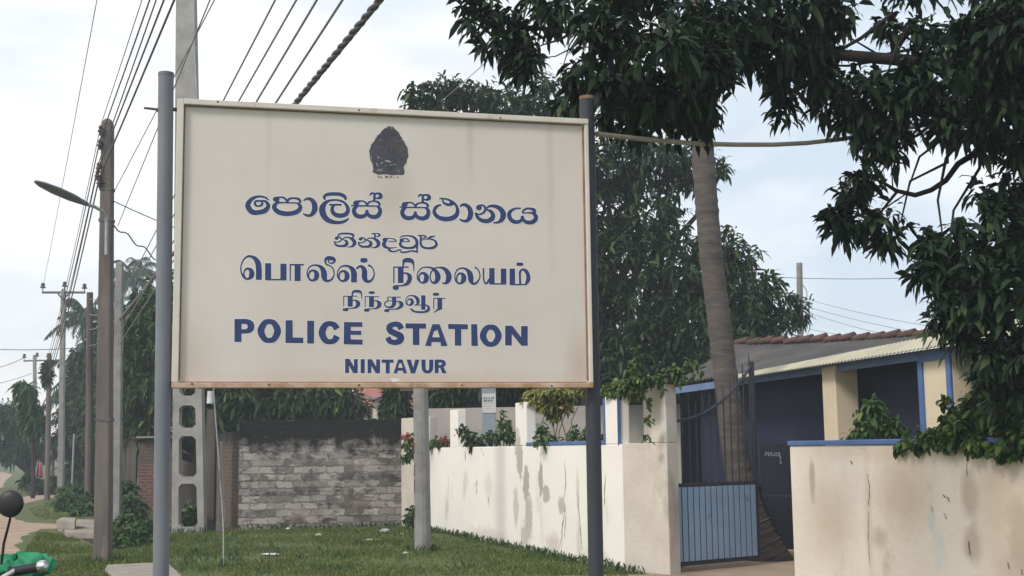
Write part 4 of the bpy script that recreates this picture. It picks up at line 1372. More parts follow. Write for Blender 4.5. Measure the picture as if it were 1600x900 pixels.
# the cable from the right post into the mango
pth = [onplane(x, y, SP0 + np.array([0, 0.10 + (x - 935) * 0.0028, 0]), SDIR) for x, y in ((932, 209), (960, 212.5), (1000, 217), (1045, 221), (1090, 224.5), (1150, 226), (1210, 226), (1260, 223.5), (1310, 218), (1360, 211), (1430, 198), (1500, 186))]
mb = MB(pth[0])
mb.tube(pth, 0.0165, 10)
o = mb.build('tie_pipe', mat('pipe_beige', (0.36, 0.31, 0.25), (0.28, 0.24, 0.20), 12, 0.6), smooth=True)
tag(o, 'thin beige pipe bowed between the dark sign post and the mango branches', 'pipe')

# ------------------------------------------------------------------ trees
def limbs(mb, base, ctrs, r0, seed, tw=0.25):
    r = random.Random(seed)
    base = np.asarray(base, float)
    for c in ctrs:
        c = np.asarray(c, float)
        n = 6
        path = []
        for k in range(n + 1):
            t = k / n
            q = base + (c - base) * t
            q = q + np.array([0, 0, math.sin(t * math.pi) * tw * np.linalg.norm(c - base) * .4])
            if 0 < k:
                q = q + np.array([r.uniform(-1, 1), r.uniform(-1, 1), r.uniform(-1, 1)]) * 0.05 * np.linalg.norm(c - base)
            path.append(q)
        mb.tube(path, [max(r0 * (1 - .86 * k / n), 0.006) for k in range(n + 1)], 7)


def clump_px(lst):
    return [(P(x, y, d), (r / FPX * d, r / FPX * d * 1.0, r / FPX * d * (ry if ry else 1))) for (x, y, d, r, ry) in lst]


# near mango over the right half: crown clumps read at their true distances (7-11 m)
near = [(735, 8, 9.6, 34, .7), (775, 30, 9.6, 45, .8), (800, 62, 9.6, 45, .8), (770, 70, 9.4, 24, 1), (742, 40, 9.4, 20, .8), (828, 92, 9.5, 30, 1), (822, 118, 9.5, 14, 1.5), (860, 20, 9.5, 40, .7),
        (900, 10, 9.2, 45, .7), (835, -40, 9.6, 60, .8), (750, -40, 9.6, 45, .8), (905, 130, 9.0, 38, 1), (885, 160, 9.4, 24, .8),
        (960, 50, 8.0, 75, .9), (1040, 60, 7.6, 75, .9), (1100, 90, 8.2, 70, .9), (960, 130, 8.6, 60, .9), (1030, 140, 8.4, 80, .8), (1090, 165, 8.6, 45, .9), (1000, 190, 8.8, 40, .7), (950, 185, 9.0, 35, .8), (1060, 190, 8.7, 34, .8), (1100, 200, 8.8, 18, 1),
        (1000, -30, 8.2, 100, .6), (1120, 20, 8.6, 80, .8), (1160, 80, 9.0, 60, .75), (1200, 40, 9.0, 80, .8), (1220, 100, 9.2, 50, .7), (1228, 172, 9.2, 27, 1.3), (1225, 140, 9.2, 24, .9), (1270, 70, 9.3, 65, .9),
        (1290, 130, 9.4, 45, .8), (1300, 20, 9.2, 54, .8), (1290, 170, 9.5, 26, 1), (1330, 180, 9.4, 42, 1), (1350, 140, 9.3, 55, .8), (1400, 160, 9.3, 60, .8), (1370, 215, 9.4, 40, .7), (1345, 250, 9.4, 22, 1), (1405, 205, 9.3, 30, .6), (1395, 40, 9.3, 34, .7), (1440, 60, 9.3, 50, .8),
        (1460, 140, 9.2, 60, .8), (1480, 190, 9.2, 50, .8), (1430, 110, 9.3, 45, .8), (1530, 60, 8.6, 90, .9), (1560, 150, 8.8, 70, 1), (1590, 40, 8.4, 80, 1), (1540, 215, 9.0, 42, .7), (1590, 230, 9.0, 50, .8), (1430, -30, 9.2, 60, .6), (1550, -40, 9.0, 100, .6), (1240, -30, 9.2, 90, .6),
        (1330, 300, 9.6, 30, 1), (1310, 340, 9.6, 30, 1.1), (1350, 345, 9.6, 34, .9), (1345, 285, 9.6, 24, 1), (1325, 368, 9.6, 16, 1.2), (1385, 370, 9.6, 26, .9), (1372, 385, 9.6, 16, 1), (1412, 365, 9.6, 16, 1), (1398, 245, 9.6, 16, 1.4), (1388, 330, 9.6, 20, 1),
        (1450, 378, 9.4, 26, .8), (1465, 400, 9.4, 40, .9), (1440, 425, 9.4, 24, 1.2), (1500, 360, 9.3, 26, 1), (1555, 330, 9.2, 30, 1.2), (1580, 300, 9.2, 45, 1.2), (1530, 300, 9.3, 18, 1.1), (1590, 380, 9.2, 60, 1), (1540, 400, 9.2, 60, 1),
        (1490, 440, 9.4, 52, 1), (1470, 478, 9.5, 34, 1), (1540, 470, 9.2, 70, 1), (1600, 460, 9.0, 60, 1), (1500, 510, 9.5, 42, .9), (1560, 540, 9.3, 60, 1), (1610, 540, 9.2, 50, 1), (1550, 585, 9.5, 28, 1), (1580, 600, 9.4, 45, 1), (1465, 500, 9.6, 18, 1), (1620, 140, 8.8, 80, 1), (1640, 330, 9.2, 70, 1),
        (1700, 450, 9.4, 120, 1), (1700, 100, 9.0, 140, 1), (1680, 260, 9.4, 100, 1)]
nc = clump_px(near)
tb = np.array([5.9, 10.8, 0.0])
mg = empty('mango_tree', tb, 0, 'large dark mango tree arching over the right half from behind the cream wall', 'tree')
top = tb + np.array([-0.3, -0.5, 3.0])
mb = MB(tb)
mb.tube([tb + np.array([0, 0, -.2]), tb + np.array([0.02, -.1, 1.2]), tb + np.array([-.1, -.3, 2.2]), top], [0.36, 0.27, 0.24, 0.2], 12)
main1 = [top, P(1560, 120, 9.6), P(1420, 95, 9.3), P(1300, 85, 9.2), P(1180, 70, 9.0), P(1060, 60, 8.8), P(930, 55, 9.2), P(880, 48, 9.4), P(815, 40, 9.6)]
mb.tube(main1, [0.15, 0.085, 0.046, 0.042, 0.038, 0.034, 0.028, 0.02, 0.008], 9)
mb.tube([top, P(1640, 200, 9.6), P(1575, 212, 9.5), P(1530, 236, 9.5), P(1497, 256, 9.55), P(1478, 282, 9.6), P(1455, 297, 9.6), P(1430, 305, 9.6), P(1400, 298, 9.6), P(1378, 284, 9.6), P(1352, 276, 9.6)], [0.09, 0.045, 0.034, 0.026, 0.023, 0.021, 0.02, 0.019, 0.016, 0.011, 0.006], 8)
mb.tube([P(1402, 299, 9.6), P(1385, 320, 9.6), P(1372, 338, 9.6), P(1350, 352, 9.6)], [0.013, 0.011, 0.009, 0.005], 6)
mb.tube([P(1386, 288, 9.6), P(1368, 306, 9.6), P(1340, 312, 9.6)], [0.009, 0.007, 0.004], 6)
mb.tube([P(1395, 292, 9.6), P(1393, 262, 9.6), P(1398, 240, 9.5)], [0.006, 0.005, 0.003], 5)
mb.tube([P(1383, 284, 9.6), P(1380, 262, 9.6)], [0.004, 0.002], 5)
mb.tube([P(895, 50, 9.4), P(875, 62, 9.4), P(848, 70, 9.4), P(820, 84, 9.4)], [0.013, 0.010, 0.006, 0.003], 6)
mb.tube([P(900, 70, 9.3), P(888, 78, 9.3), P(868, 88, 9.3), P(850, 90, 9.3)], [0.008, 0.006, 0.005, 0.003], 6)
mb.tube([P(925, 20, 9.3), P(890, 70, 9.3), P(875, 120, 9.3)], [0.008, 0.006, 0.003], 6)
mb.tube([P(1420, 40, 9.2), P(1400, 75, 9.2), P(1385, 120, 9.3)], [0.016, 0.012, 0.006], 6)
mb.tube([P(1300, 85, 9.2), P(1345, 60, 9.2), P(1395, 20, 9.2)], [0.012, 0.014, 0.012], 6)
limbs(mb, top, [c for c, r in nc if c[0] > 3.0][::3], 0.05, 3, .15)
limbs(mb, P(1560, 120, 9.6), [c for c, r in nc if 1.9 < c[0] < 3.4][::3], 0.022, 4, .1)
limbs(mb, P(1180, 70, 9.0), [c for c, r in nc if 0.9 < c[0] < 2.1 and c[2] > 3.6][::3], 0.016, 5, .1)
mb.build('trunk', m_bark, mg, smooth=True)
crown('crown', [(c, np.array(r) * .93) for c, r in nc], 3100, 8, 0.135, 0.040, m_mango, mg, tb, down=0.05, droop=0.55, shell=0.15)

# palm trunk behind the gate
pb = P(1190, 872, 18.4) * np.array([1, 1, 0])
pm = empty('coconut_palm', pb, 0, 'tall coconut palm with a ringed grey trunk, just inside the gate', 'tree')
dpt = float(pb[1])
path = [(1204, 888, 38), (1198, 872, 35), (1184, 840, 29), (1168, 795, 24), (1154, 740, 21), (1142, 660, 19.5), (1134, 590, 18.6), (1126, 522, 18.2), (1111, 400, 18.2), (1104, 320, 18), (1098, 234, 17.6), (1095, 195, 17.5), (1089, 100, 17.2), (1082, -20, 17), (1076, -180, 16.5), (1072, -330, 16)]
pp = [P(x, y, dpt) for x, y, r in path]
fine, rr = [], []
cc = cr([(*q, r / FPX * dpt) for q, (x, y, r) in zip(pp, path)], False, 9) if False else None
Q = np.array([[*q, r / FPX * dpt] for q, (x, y, r) in zip(pp, path)])
fine = []
for k in range(len(Q) - 1):
    for t in np.linspace(0, 1, 16, endpoint=False):
        fine.append(Q[k] * (1 - t) + Q[k + 1] * t)
fine.append(Q[-1])
fine = np.array(fine)
RIDX = [random.randrange(5) for _ in range(40)]
mb = MB(pb)
mb.tube([f_[:3] for f_ in fine], [f_[3] * (1 + random.uniform(-.03, .03) + (.04 if k % 5 == RIDX[k // 5 % 40] else 0)) for k, f_ in enumerate(fine)], 18)
mb.build('trunk', m_bark_palm, pm, smooth=True)


def fronds(top, n, L, org, drop=(0.2, 1.3), width=0.5, seed=1, stiff=0.5, nl=26, lw=0.035):
    r = random.Random(seed)
    ps, ds, Ls, Ws = [], [], [], []
    ribs = MB(org)
    for k in range(n):
        az = 2 * math.pi * k / n + r.uniform(-.25, .25)
        el = r.uniform(-.35, 1.2)
        ll = L * r.uniform(.8, 1.1)
        h = np.array([math.cos(az), math.sin(az), 0])
        path = []
        for j in range(nl + 1):
            t = j / nl
            q = np.asarray(top) + h * ll * t * math.cos(el) * (1 - .15 * t) + np.array([0, 0, ll * (t * math.sin(el) - (0.75 - .25 * math.sin(el)) * t * t)])
            path.append(q)
        ribs.tube(path[::3], [0.035 * (1 - .85 * j / (len(path[::3]))) for j in range(len(path[::3]))], 5)
        side = np.cross(h, [0, 0, 1.0])
        for j in range(3, nl + 1):
            t = j / nl
            tg = norm(path[min(j + 1, nl)] - path[j - 1])
            w = width * ll * .36 * math.sin(math.pi * min(1, .12 + .85 * t)) ** .6
            for s in (-1, 1):
                for q in range(2):
                    ps.append(path[j] + tg * r.uniform(-.5, .5) * ll / nl)
                    ds.append(tg * .55 + side * s * r.uniform(.7, 1) + np.array([0, 0, -r.uniform(.15, .6)]))
                    Ls.append(w * r.uniform(.8, 1.15))
                    Ws.append(lw * ll / 3)
    V, T = leaves(np.array(ps), np.array(ds), np.array(Ls), np.array(Ws), 0.75, 0.1)
    return V, T, ribs


def palm_crown(parent, top, n, L, org, seed, **kw):
    V, T, ribs = fronds(top, n, L, org, seed=seed, **kw)
    o = npmesh('crown', V - np.asarray(org), T, m_palmleaf, parent)
    ribs.build('frond_rib', m_palmleaf, parent)
    return o


palm_crown(pm, fine[-1][:3], 18, 2.4, pb, 5)


def tree(name, label, base, clumps, trunk_r, tips, per, L, W, m, seed, down=.4, droop=.5, shell=.5, bark=None, cat='tree', fork=None, group=None):
    base = np.asarray(base, float).copy()
    base[2] = 0
    e = empty(name, base, 0, label, cat, group)
    cs = np.array([c for c, r in clumps])
    mid = cs.mean(0)
    fz = fork if fork else max(0.3 * mid[2], 0.2)
    fk = base + (mid - base) * np.array([.3, .3, 0]) + np.array([0, 0, fz])
    mb = MB(base)
    mb.tube([base + np.array([0, 0, -.1]), base + (fk - base) * .5 + np.array([trunk_r * .3, 0, 0]), fk], [trunk_r * 1.25, trunk_r, trunk_r * .85], 10)
    limbs(mb, fk, [c for c, r in clumps], trunk_r * .5, seed, .15)
    mb.build('trunk', bark or m_bark, e, smooth=True)
    crown('crown', clumps, tips, per, L, W, m, e, base, down, droop, shell)
    return e


# big mango behind the palm trunk
t1 = [(655, 152, 28, 30, .8), (700, 150, 28, 42, .8), (740, 150, 28, 36, .8), (785, 165, 28, 48, .8), (835, 180, 28, 46, .9), (880, 190, 28, 50, .9), (850, 130, 28, 22, 1), (800, 270, 28, 110, .9), (880, 350, 28, 110, 1), (960, 260, 27.5, 62, 1), (1020, 250, 27.5, 58, .9),
      (1075, 260, 27.5, 45, 1), (1122, 262, 27.5, 18, 1.3), (1010, 340, 27.5, 72, .9), (950, 410, 27, 70, 1), (1050, 420, 27, 72, .9), (1120, 390, 27, 45, 1), (1155, 400, 27, 34, 1.1), (1120, 460, 27, 55, 1), (1175, 455, 26.8, 46, 1), (1212, 478, 26.8, 34, 1), (1245, 488, 26.8, 22, 1),
      (990, 500, 27, 75, .9), (1075, 510, 26.8, 70, .9), (1150, 520, 26.6, 60, .9), (1210, 520, 26.6, 42, .8), (960, 570, 27, 60, .8), (1040, 575, 26.8, 60, .7), (1110, 565, 26.6, 55, .7), (1180, 555, 26.6, 40, .7), (760, 360, 28.5, 130, 1), (700, 260, 28.5, 80, 1), (880, 480, 28.5, 110, 1), (840, 590, 29, 70, .6), (780, 560, 29, 100, .7), (700, 470, 29, 90, 1), (930, 610, 29, 60, .5)]
tree('mango_tree', 'broad mango tree rising behind the sign and the palm trunk', P(930, 700, 28.5), clump_px(t1), 0.3, 6800, 8, 0.25, 0.062, m_mango_far, 21, down=.2, droop=.5, shell=.4)
# leafy trees behind the block wall
t2 = [(202, 500, 36, 24, 1), (224, 474, 36, 24, 1), (196, 540, 36, 24, 1), (214, 560, 36, 46, 1), (236, 520, 36, 34, 1), (215, 610, 36, 50, 1), (300, 500, 36, 90, 1), (400, 460, 36, 110, .9), (480, 520, 36, 100, .9), (300, 600, 35, 80, .8), (390, 610, 35, 70, .7), (460, 620, 35, 60, .7), (520, 625, 35, 48, .7), (550, 640, 35, 30, .8), (250, 670, 36, 55, .6), (200, 680, 37, 40, .7), (340, 650, 35, 60, .5), (430, 655, 35, 50, .4)]
tree('shade_tree', 'dense green shade tree behind the old block wall, showing left of the sign', P(330, 700, 36.5), clump_px(t2), 0.28, 4600, 8, 0.30, 0.08, m_mid, 22, down=.3, droop=.5, shell=.45)
tree('small_tree', 'small dark tree rising between the block wall and the far house', P(622, 700, 34), clump_px([(618, 620, 34, 16, 1.2), (610, 640, 34, 14, 1), (630, 640, 34, 12, 1), (622, 595, 34, 18, 1)]), 0.12, 260, 8, 0.3, 0.06, m_dkleaf, 23, down=.6)
tree('small_tree', 'small dark tree behind the whitewashed corner, left of the notice column', P(705, 700, 29.5), clump_px([(700, 618, 29.5, 20, .8), (715, 630, 29.5, 14, .7), (690, 632, 29.5, 10, 1)]), 0.1, 240, 8, 0.22, 0.05, m_dkleaf, 24, down=.5)

# street trees at the far left
t3 = [(132, 565, 56, 24, 1), (148, 540, 56, 20, 1), (120, 625, 56, 26, 1), (172, 545, 56, 26, 1), (182, 575, 55, 30, 1), (186, 620, 55, 32, 1), (140, 600, 56, 26, 1), (105, 690, 55, 22, .8), (128, 690, 55, 30, 1), (150, 640, 55, 34, 1), (125, 600, 56, 22, 1), (160, 580, 56, 30, 1), (110, 650, 56, 22, 1), (165, 690, 54, 36, 1), (130, 735, 54, 28, .7), (180, 620, 54, 30, 1.2)]
tree('street_tree', 'dark bushy tree crowding the far street poles', P(150, 752, 55), clump_px(t3), 0.25, 2600, 8, 0.40, 0.10, m_dkleaf, 25)
t4 = [(12, 640, 62, 22, .5), (35, 655, 62, 26, .5), (10, 675, 62, 30, .45), (50, 690, 62, 34, .5), (20, 705, 62, 32, .5), (75, 705, 62, 22, .6), (-10, 655, 62, 24, .5), (-15, 700, 62, 30, .5), (62, 668, 62, 16, .6), (90, 690, 62, 18, .8)]
tree('acacia_tree', 'feathery low acacia at the far left end of the street', P(48, 745, 62), clump_px(t4), 0.2, 900, 9, 0.35, 0.055, m_dkleaf, 26, down=.25, droop=.5)
t5 = [(42, 612, 48, 13, 1), (36, 602, 48, 8, 1), (44, 636, 48, 11, 1.3), (58, 640, 48, 9, 1), (62, 660, 48, 12, 1.2), (50, 660, 48, 10, 1.2)]
tree('drooping_shrub', 'slender shrub with drooping leaves against the sky by the far poles', P(52, 755, 48), clump_px(t5), 0.07, 130, 8, 0.42, 0.10, m_mid, 27, down=.9, fork=2.0)
for lab, (cx, cy), d, L, n, sd, base in (('coconut palm with upswept fronds peeping above the shade tree, left of the sign', (208, 432), 85, 3.5, 30, 31, (212, 740)),
                                         ('coconut palm with drooping fronds left of the wooden street pole', (142, 505), 66, 3.3, 26, 32, (160, 745)),
                                         ('shorter coconut palm crown low behind the far street poles', (126, 588), 66, 2.8, 20, 33, (150, 745))):
    b = P(*base, d)
    b[2] = 0
    e = empty('coconut_palm', b, 0, lab, 'tree', 'coconut palms along the street')
    tp = P(cx, cy, d)
    mb = MB(b)
    mb.tube([b, (b + tp) / 2 + np.array([.3, 0, 0]), tp], [0.24, 0.17, 0.14], 8)
    mb.build('trunk', m_bark_palm, e, smooth=True)
    palm_crown(e, tp, n, L, b, sd, lw=0.05)


def shrub(name, label, pix, d, tips, per, L, W, m, seed, cat='shrub', down=.1, droop=.5, stem=True, group=None, flowers=None):
    cl = clump_px([(x, y, d + dd, r, ry) for (x, y, dd, r, ry) in pix])
    cs = np.array([c for c, r in cl])
    b = cs.mean(0).copy()
    b[2] = 0
    e = empty(name, b, 0, label, cat, group)
    crown('foliage', cl, tips, per, L, W, m, e, b, down, droop, 0.3)
    if stem:
        mb = MB(b)
        limbs(mb, b, [c for c, r in cl], 0.02, seed, .05)
        mb.build('stem', m_bark, e)
    if flowers:
        crown('blossom', clump_px([(x, y, d + dd, r, 1) for (x, y, dd, r) in flowers[0]]), flowers[1], 6, 0.05, 0.04, m_flower, e, b, 0, .2, .2)
    return e


shrub('yellow_shrub', 'yellow green small tree with layered sprays behind the white wall', [(862, 612, 0, 34, .35), (835, 622, 0, 22, .4), (890, 615, 0, 26, .4), (850, 634, 0, 24, .4), (880, 636, 0, 20, .4), (905, 610, 0, 16, .4), (862, 650, 0, 12, .5)], 20.9, 300, 7, 0.11, 0.05, m_yellow, 41)
shrub('climbing_shrub', 'leafy green shrub between the first two wall pillars under the notice column', [(745, 688, 0, 22, .5), (790, 660, .2, 12, 1.3), (775, 682, 0, 24, .6), (728, 690, 0, 10, 1), (800, 684, 0, 14, .8), (785, 650, .2, 8, 1)], 24.0, 85, 6, 0.11, 0.055, m_weed, 42)
shrub('climbing_shrub', 'low dark leafed shrub behind the blue wall coping', [(850, 685, 0, 22, .6), (900, 684, 0, 28, .6), (925, 676, 0, 14, .9), (875, 690, 0, 24, .4), (935, 688, 0, 14, .5), (848, 670, 0, 10, 1)], 19.9, 75, 6, 0.10, 0.05, m_weed, 43)
shrub('trailing_vine', 'thin leafy sprig hanging over the white wall beside the first pillar', [(722, 670, 0, 5, 1), (729, 680, 0, 6, 1), (736, 690, 0, 7, 1), (742, 696, 0, 7, .9)], 23.6, 26, 6, 0.12, 0.06, m_dkleaf, 44, cat='vine', stem=False)
shrub('flowering_vine', 'pink flowered creeper at the corner beside the timber post', [(640, 690, 0, 12, 1), (645, 708, 0, 12, .7), (634, 715, 0, 8, .7), (680, 692, 0, 14, .4)], 26.2, 90, 6, 0.10, 0.05, m_creeper, 45, cat='vine', stem=False, flowers=([(637, 682, -.05, 9), (642, 693, -.05, 9), (690, 690, 0, 9), (632, 695, 0, 5)], 55))
shrub('flowering_vine', 'pink flowering clump on top of the white wall, left of the first pillar', [(697, 690, 0, 9, .6), (686, 694, 0, 8, .5)], 25.6, 30, 6, 0.08, 0.04, m_creeper, 46, cat='vine', stem=False, flowers=([(694, 688, -.05, 8), (700, 692, -.05, 6)], 25))
shrub('potted_sprout', 'small leafy sprout at the foot of the pale corner wall', [(643, 800, 0, 7, 1.4), (640, 812, 0, 8, 1), (652, 806, 0, 6, 1)], 26.6, 34, 6, 0.13, 0.065, m_weed, 47)
cv = [(975, 600, 0, 22, .7), (1000, 594, -.1, 20, .6), (1026, 592, 0, 14, .5), (955, 606, 0, 13, .6), (993, 612, -.1, 15, .5), (1052, 578, 0, 14, .4), (1078, 567, .1, 12, .35), (1098, 556, .1, 7, .4), (1012, 630, -.15, 5, 1.4), (1013, 655, -.15, 4, 2.4), (1008, 685, -.15, 4, 1.6),
      (1060, 590, 0, 10, .4), (994, 555, 0, 5, 2.2), (986, 575, 0, 10, 1), (1085, 588, 0, 9, .4), (1036, 606, -.1, 5, 1.2), (1100, 582, 0, 5, .5)]
shrub('creeper', 'bright green creeper sprawling over the red tile cap of the gate pier', cv, 16.5, 210, 6, 0.095, 0.045, m_creeper, 48, cat='creeper', down=.25, stem=False)
shrub('porch_plant', 'leafy potted plant inside the porch between the cream pillars', [(1362, 640, 0, 20, 1.1), (1350, 665, 0, 18, .9), (1385, 668, 0, 26, .6), (1415, 672, 0, 14, .5), (1340, 680, 0, 14, .6)], 15.4, 90, 6, 0.12, 0.055, m_weed, 49)
hd = [(1560, 640, .5, 60, .8), (1500, 668, 0, 30, .7), (1455, 682, 0, 20, .5), (1425, 691, 0, 13, .5), (1590, 690, 0, 36, .6), (1530, 692, 0, 26, .5), (1600, 600, .5, 60, .9), (1490, 650, .1, 14, .9), (1476, 626, .1, 5, 1.2), (1480, 690, 0, 20, .45), (1560, 702, 0, 22, .4),
      (1640, 660, 0, 60, 1), (1560, 600, .5, 36, 1), (1530, 645, .2, 30, .9), (1440, 695, 0, 14, .4), (1408, 697, 0, 9, .5), (1508, 700, 0, 16, .5), (1580, 640, .1, 50, .9)]
hd = [(x, y, float(onplane(x, 700, W0, WD)[1]) - 0.03 + dd - 11.0, r, ry) for x, y, dd, r, ry in hd]
shrub('hedge_creeper', 'round leafed green creeper spilling over the cream wall at the right', hd, 11.0, 1500, 7, 0.070, 0.050, m_hedge, 50, cat='creeper', down=.45, stem=False)

# ------------------------------------------------------------------ poles on the left
def insul(p, m, r=0.06, h=0.13):
    mb = MB()
    mb.tube([(0, 0, -h * .6), (0, 0, 0)], 0.02, 6)
    mb.tube([(0, 0, 0), (0, 0, h * .25), (0, 0, h * .3), (0, 0, h * .6), (0, 0, h * .65), (0, 0, h)], [r, r * .95, r * .6, r * .62, r * .8, r * .45], 10)
    return mb


def add_insul(parent, org, p, m=None, r=0.06, h=0.13):
    mb = insul(p, m, r, h)
    o = mb.build('insulator', m or m_porc, parent, smooth=True)
    q = np.asarray(p) - np.asarray(org)
    o.location = tuple(float(k) for k in q)
    return o


def pole(name, label, base_px, d, top_px, w0, w1, m, sq=True, group='street poles', dbase=None):
    b = P(*base_px, d)
    t = P(*top_px, d)
    b2 = t + (b - t) * (t[2] / (t[2] - b[2]))
    e = empty(name, b2, 0, label, 'pole', group)
    mb = MB(b2)
    r0, r1 = w0 / 2 / FPX * d, w1 / 2 / FPX * d
    n = 8
    path = [b2 + (t - b2) * k / n + (np.array([0, 0, -.3]) if k == 0 else 0) for k in range(n + 1)]
    mb.tube(path, [r0 + (r1 - r0) * k / n for k in range(n + 1)], 12, sq=0.785 if sq else None)
    if sq:
        mb.tube([t + np.array([0, 0, 0.0005]), t + np.array([0, 0, r1 * .8]), t + np.array([0, 0, r1 * 1.3])], [r1 * .98, r1 * .8, r1 * .4], 8, sq=0.785)
    mb.build('shaft', m, e, bevel=0.02 if sq else 0)
    return e, b2, t


dA = float(G(161, 878)[1])
eA, bA, tA = pole('street_lamp_pole', 'brown weathered street lamp pole standing on the near verge', (161, 878), dA, (168.5, 196), 24, 17, m_pole)
insA = []
for x, y in ((159, 206), (158, 228), (156, 264), (154, 276), (157, 287)):
    p = P(x - 2, y, dA - 0.12)
    add_insul(eA, bA, p, r=0.045, h=0.10)
    mb = MB(bA)
    mb.tube([p - np.array([0, 0, 0.05]), P(167, y + 4, dA)], 0.014, 6)
    mb.build('bracket', m_bolt, eA)
    insA.append(p)
for y in (300, 350, 662):
    mb = MB(bA)
    c = tA + (bA - tA) * ((y - 196) / (878 - 196))
    r = (17 + (24 - 17) * (y - 196) / 682) / 2 / FPX * dA + 0.008
    mb.obox(c, (r, 0, 0), (0, r, 0), (0, 0, 0.025))
    mb.build('strap', m_bolt, eA)
la = [P(166, 398, dA - .17), P(166.5, 350, dA - .17), P(166, 338, dA - .18), P(160, 330, dA - .25), P(148, 323, dA - .4), P(132, 318, dA - .6)]
mb = MB(bA)
mb.tube(la, 0.026, 10)
mb.build('lamp_arm', m_galv, eA, smooth=True)
h0, h1 = P(136, 319, dA - .55), P(54, 283, dA - 1.5)
hd_ = norm(h1 - h0)
hu = norm(np.cross(np.cross(hd_, [0, 0, 1.0]), hd_))
hs = np.cross(hd_, hu)
mb = MB(bA)
hl = np.linalg.norm(h1 - h0)
ring = []
for t, w, hgt in ((0, .035, .035), (.08, .05, .04), (.3, .10, .055), (.6, .12, .055), (.85, .09, .04), (.97, .04, .025), (1.0, .01, .01)):
    ring.append(mb.pts([h0 + hd_ * hl * t + hs * w * math.cos(a) + hu * hgt * math.sin(a) for a in np.linspace(0, 2 * math.pi, 12, endpoint=False)]))
for k in range(len(ring) - 1):
    for j in range(12):
        mb.f.append((ring[k] + j, ring[k] + (j + 1) % 12, ring[k + 1] + (j + 1) % 12, ring[k + 1] + j))
mb.f.append(tuple(ring[0] + j for j in range(12)))
mb.f.append(tuple(ring[-1] + j for j in range(12)))
mb.build('lamp_head', m_lamp, eA, smooth=True)

eB, bB, tB = pole('power_pole', 'grey power pole with a crossarm and three insulators on the skyline', (95, 760), 50, (99, 455), 9, 6.5, m_conc)
mb = MB(bB)
mb.obox((P(66, 457, 50) + P(133, 457, 50)) / 2, (P(133, 457, 50) - P(66, 457, 50)) / 2, (0, .05, 0), (0, 0, .04))
mb.tube([P(90, 458, 49.9), P(98, 468, 49.9)], 0.03, 6)
mb.tube([P(108, 458, 49.9), P(99, 468, 49.9)], 0.03, 6)
mb.build('crossarm', m_bolt, eB)
insB = []
for x, y in ((67, 450), (101, 448), (132, 451)):
    p = P(x, y, 50)
    add_insul(eB, bB, p, r=0.11, h=0.2)
    insB.append(p)
eC, bC, tC = pole('power_pole', 'farthest grey power pole with a short crossarm at the left edge', (56, 748), 85, (54, 557), 5.5, 4.5, m_conc)
mb = MB(bC)
mb.obox((P(37, 564, 85) + P(76, 563, 85)) / 2, (P(76, 563, 85) - P(37, 564, 85)) / 2, (0, .06, 0), (0, 0, .05))
mb.build('crossarm', m_bolt, eC)
insC = []
for x, y in ((38, 559), (58, 557), (75, 558)):
    p = P(x, y, 85)
    add_insul(eC, bC, p, r=0.14, h=0.26)
    insC.append(p)
eD, bD, tD = pole('utility_pole', 'brown utility pole wrapped in dark creeper among the far trees', (74, 765), 46, (77, 552), 9, 7, m_pole, sq=False)
crown('creeper', clump_px([(74, 575, 46, 6, 2.2), (73, 590, 46, 6, 2)]), 60, 7, 0.22, 0.08, m_dkleaf, eD, bD, .4, .5, .3)
eE, bE, tE = pole('utility_pole', 'dark grey wooden pole left of the brown street lamp pole', (139, 800), 36, (140.5, 457), 14, 10, m_wood, sq=False)
eF, bF, tF = pole('utility_pole', 'pale concrete pole just behind the brown street lamp pole, carrying the bundled cable', (182, 800), 30, (187, 416), 14, 11, m_conc)
eR, bR, tR = pole('utility_pole', 'lone grey concrete pole with tangled wires above the station roof', (1252, 640), 35, (1249, 411), 12, 9.5, m_conc, sq=False)
dM = float(G(658, 862)[1])
eM, bM, tM = pole('utility_pole', 'plain round grey post on the grass under the middle of the sign', (661, 864), dM, (654, 380), 26, 21, m_conc, sq=False)
for k, y in enumerate((700, 735, 760, 800)):
    mb = MB(bM)
    c = P(648, y, dM - 0.05)
    mb.obox(c, (.012, 0, 0), (0, .02, 0), (0, 0, .09))
    mb.build('timber_batten', m_wood, eM)

# tall lattice concrete pole
dL = float(G(296, 831)[1])
bL = P(296, 831, dL)
bL[2] = 0
tl = P(291, -90, dL)
eL = empty('lattice_pole', bL, 0, 'tall pale concrete pole with ladder like openings behind the left sign post', 'pole', 'street poles')
mb = MB(bL)


def lw_(z):
    return (25.0 + (13.5 - 25.0) * z / tl[2]) / FPX * dL


def lx(z):
    return (tl[0] - bL[0]) * z / tl[2]


mbL = MB()
th = 0.13
holes = [(0.10, 0.98), (1.12, 1.95), (2.12, 2.58), (2.78, 3.4), (3.6, 4.2), (4.4, 5.0), (5.2, 5.7)]
zs = [-0.3]
for a, b in holes:
    zs += [a, b]
zs.append(float(tl[2]))


def slab(xa0, xb0, z0, xa1, xb1, z1):
    i = mbL.pts([(xa0, -th, z0), (xb0, -th, z0), (xb0, th, z0), (xa0, th, z0), (xa1, -th, z1), (xb1, -th, z1), (xb1, th, z1), (xa1, th, z1)])
    for q in ((0, 3, 2, 1), (4, 5, 6, 7), (0, 1, 5, 4), (1, 2, 6, 5), (2, 3, 7, 6), (3, 0, 4, 7)):
        mbL.f.append(tuple(i + k for k in q))


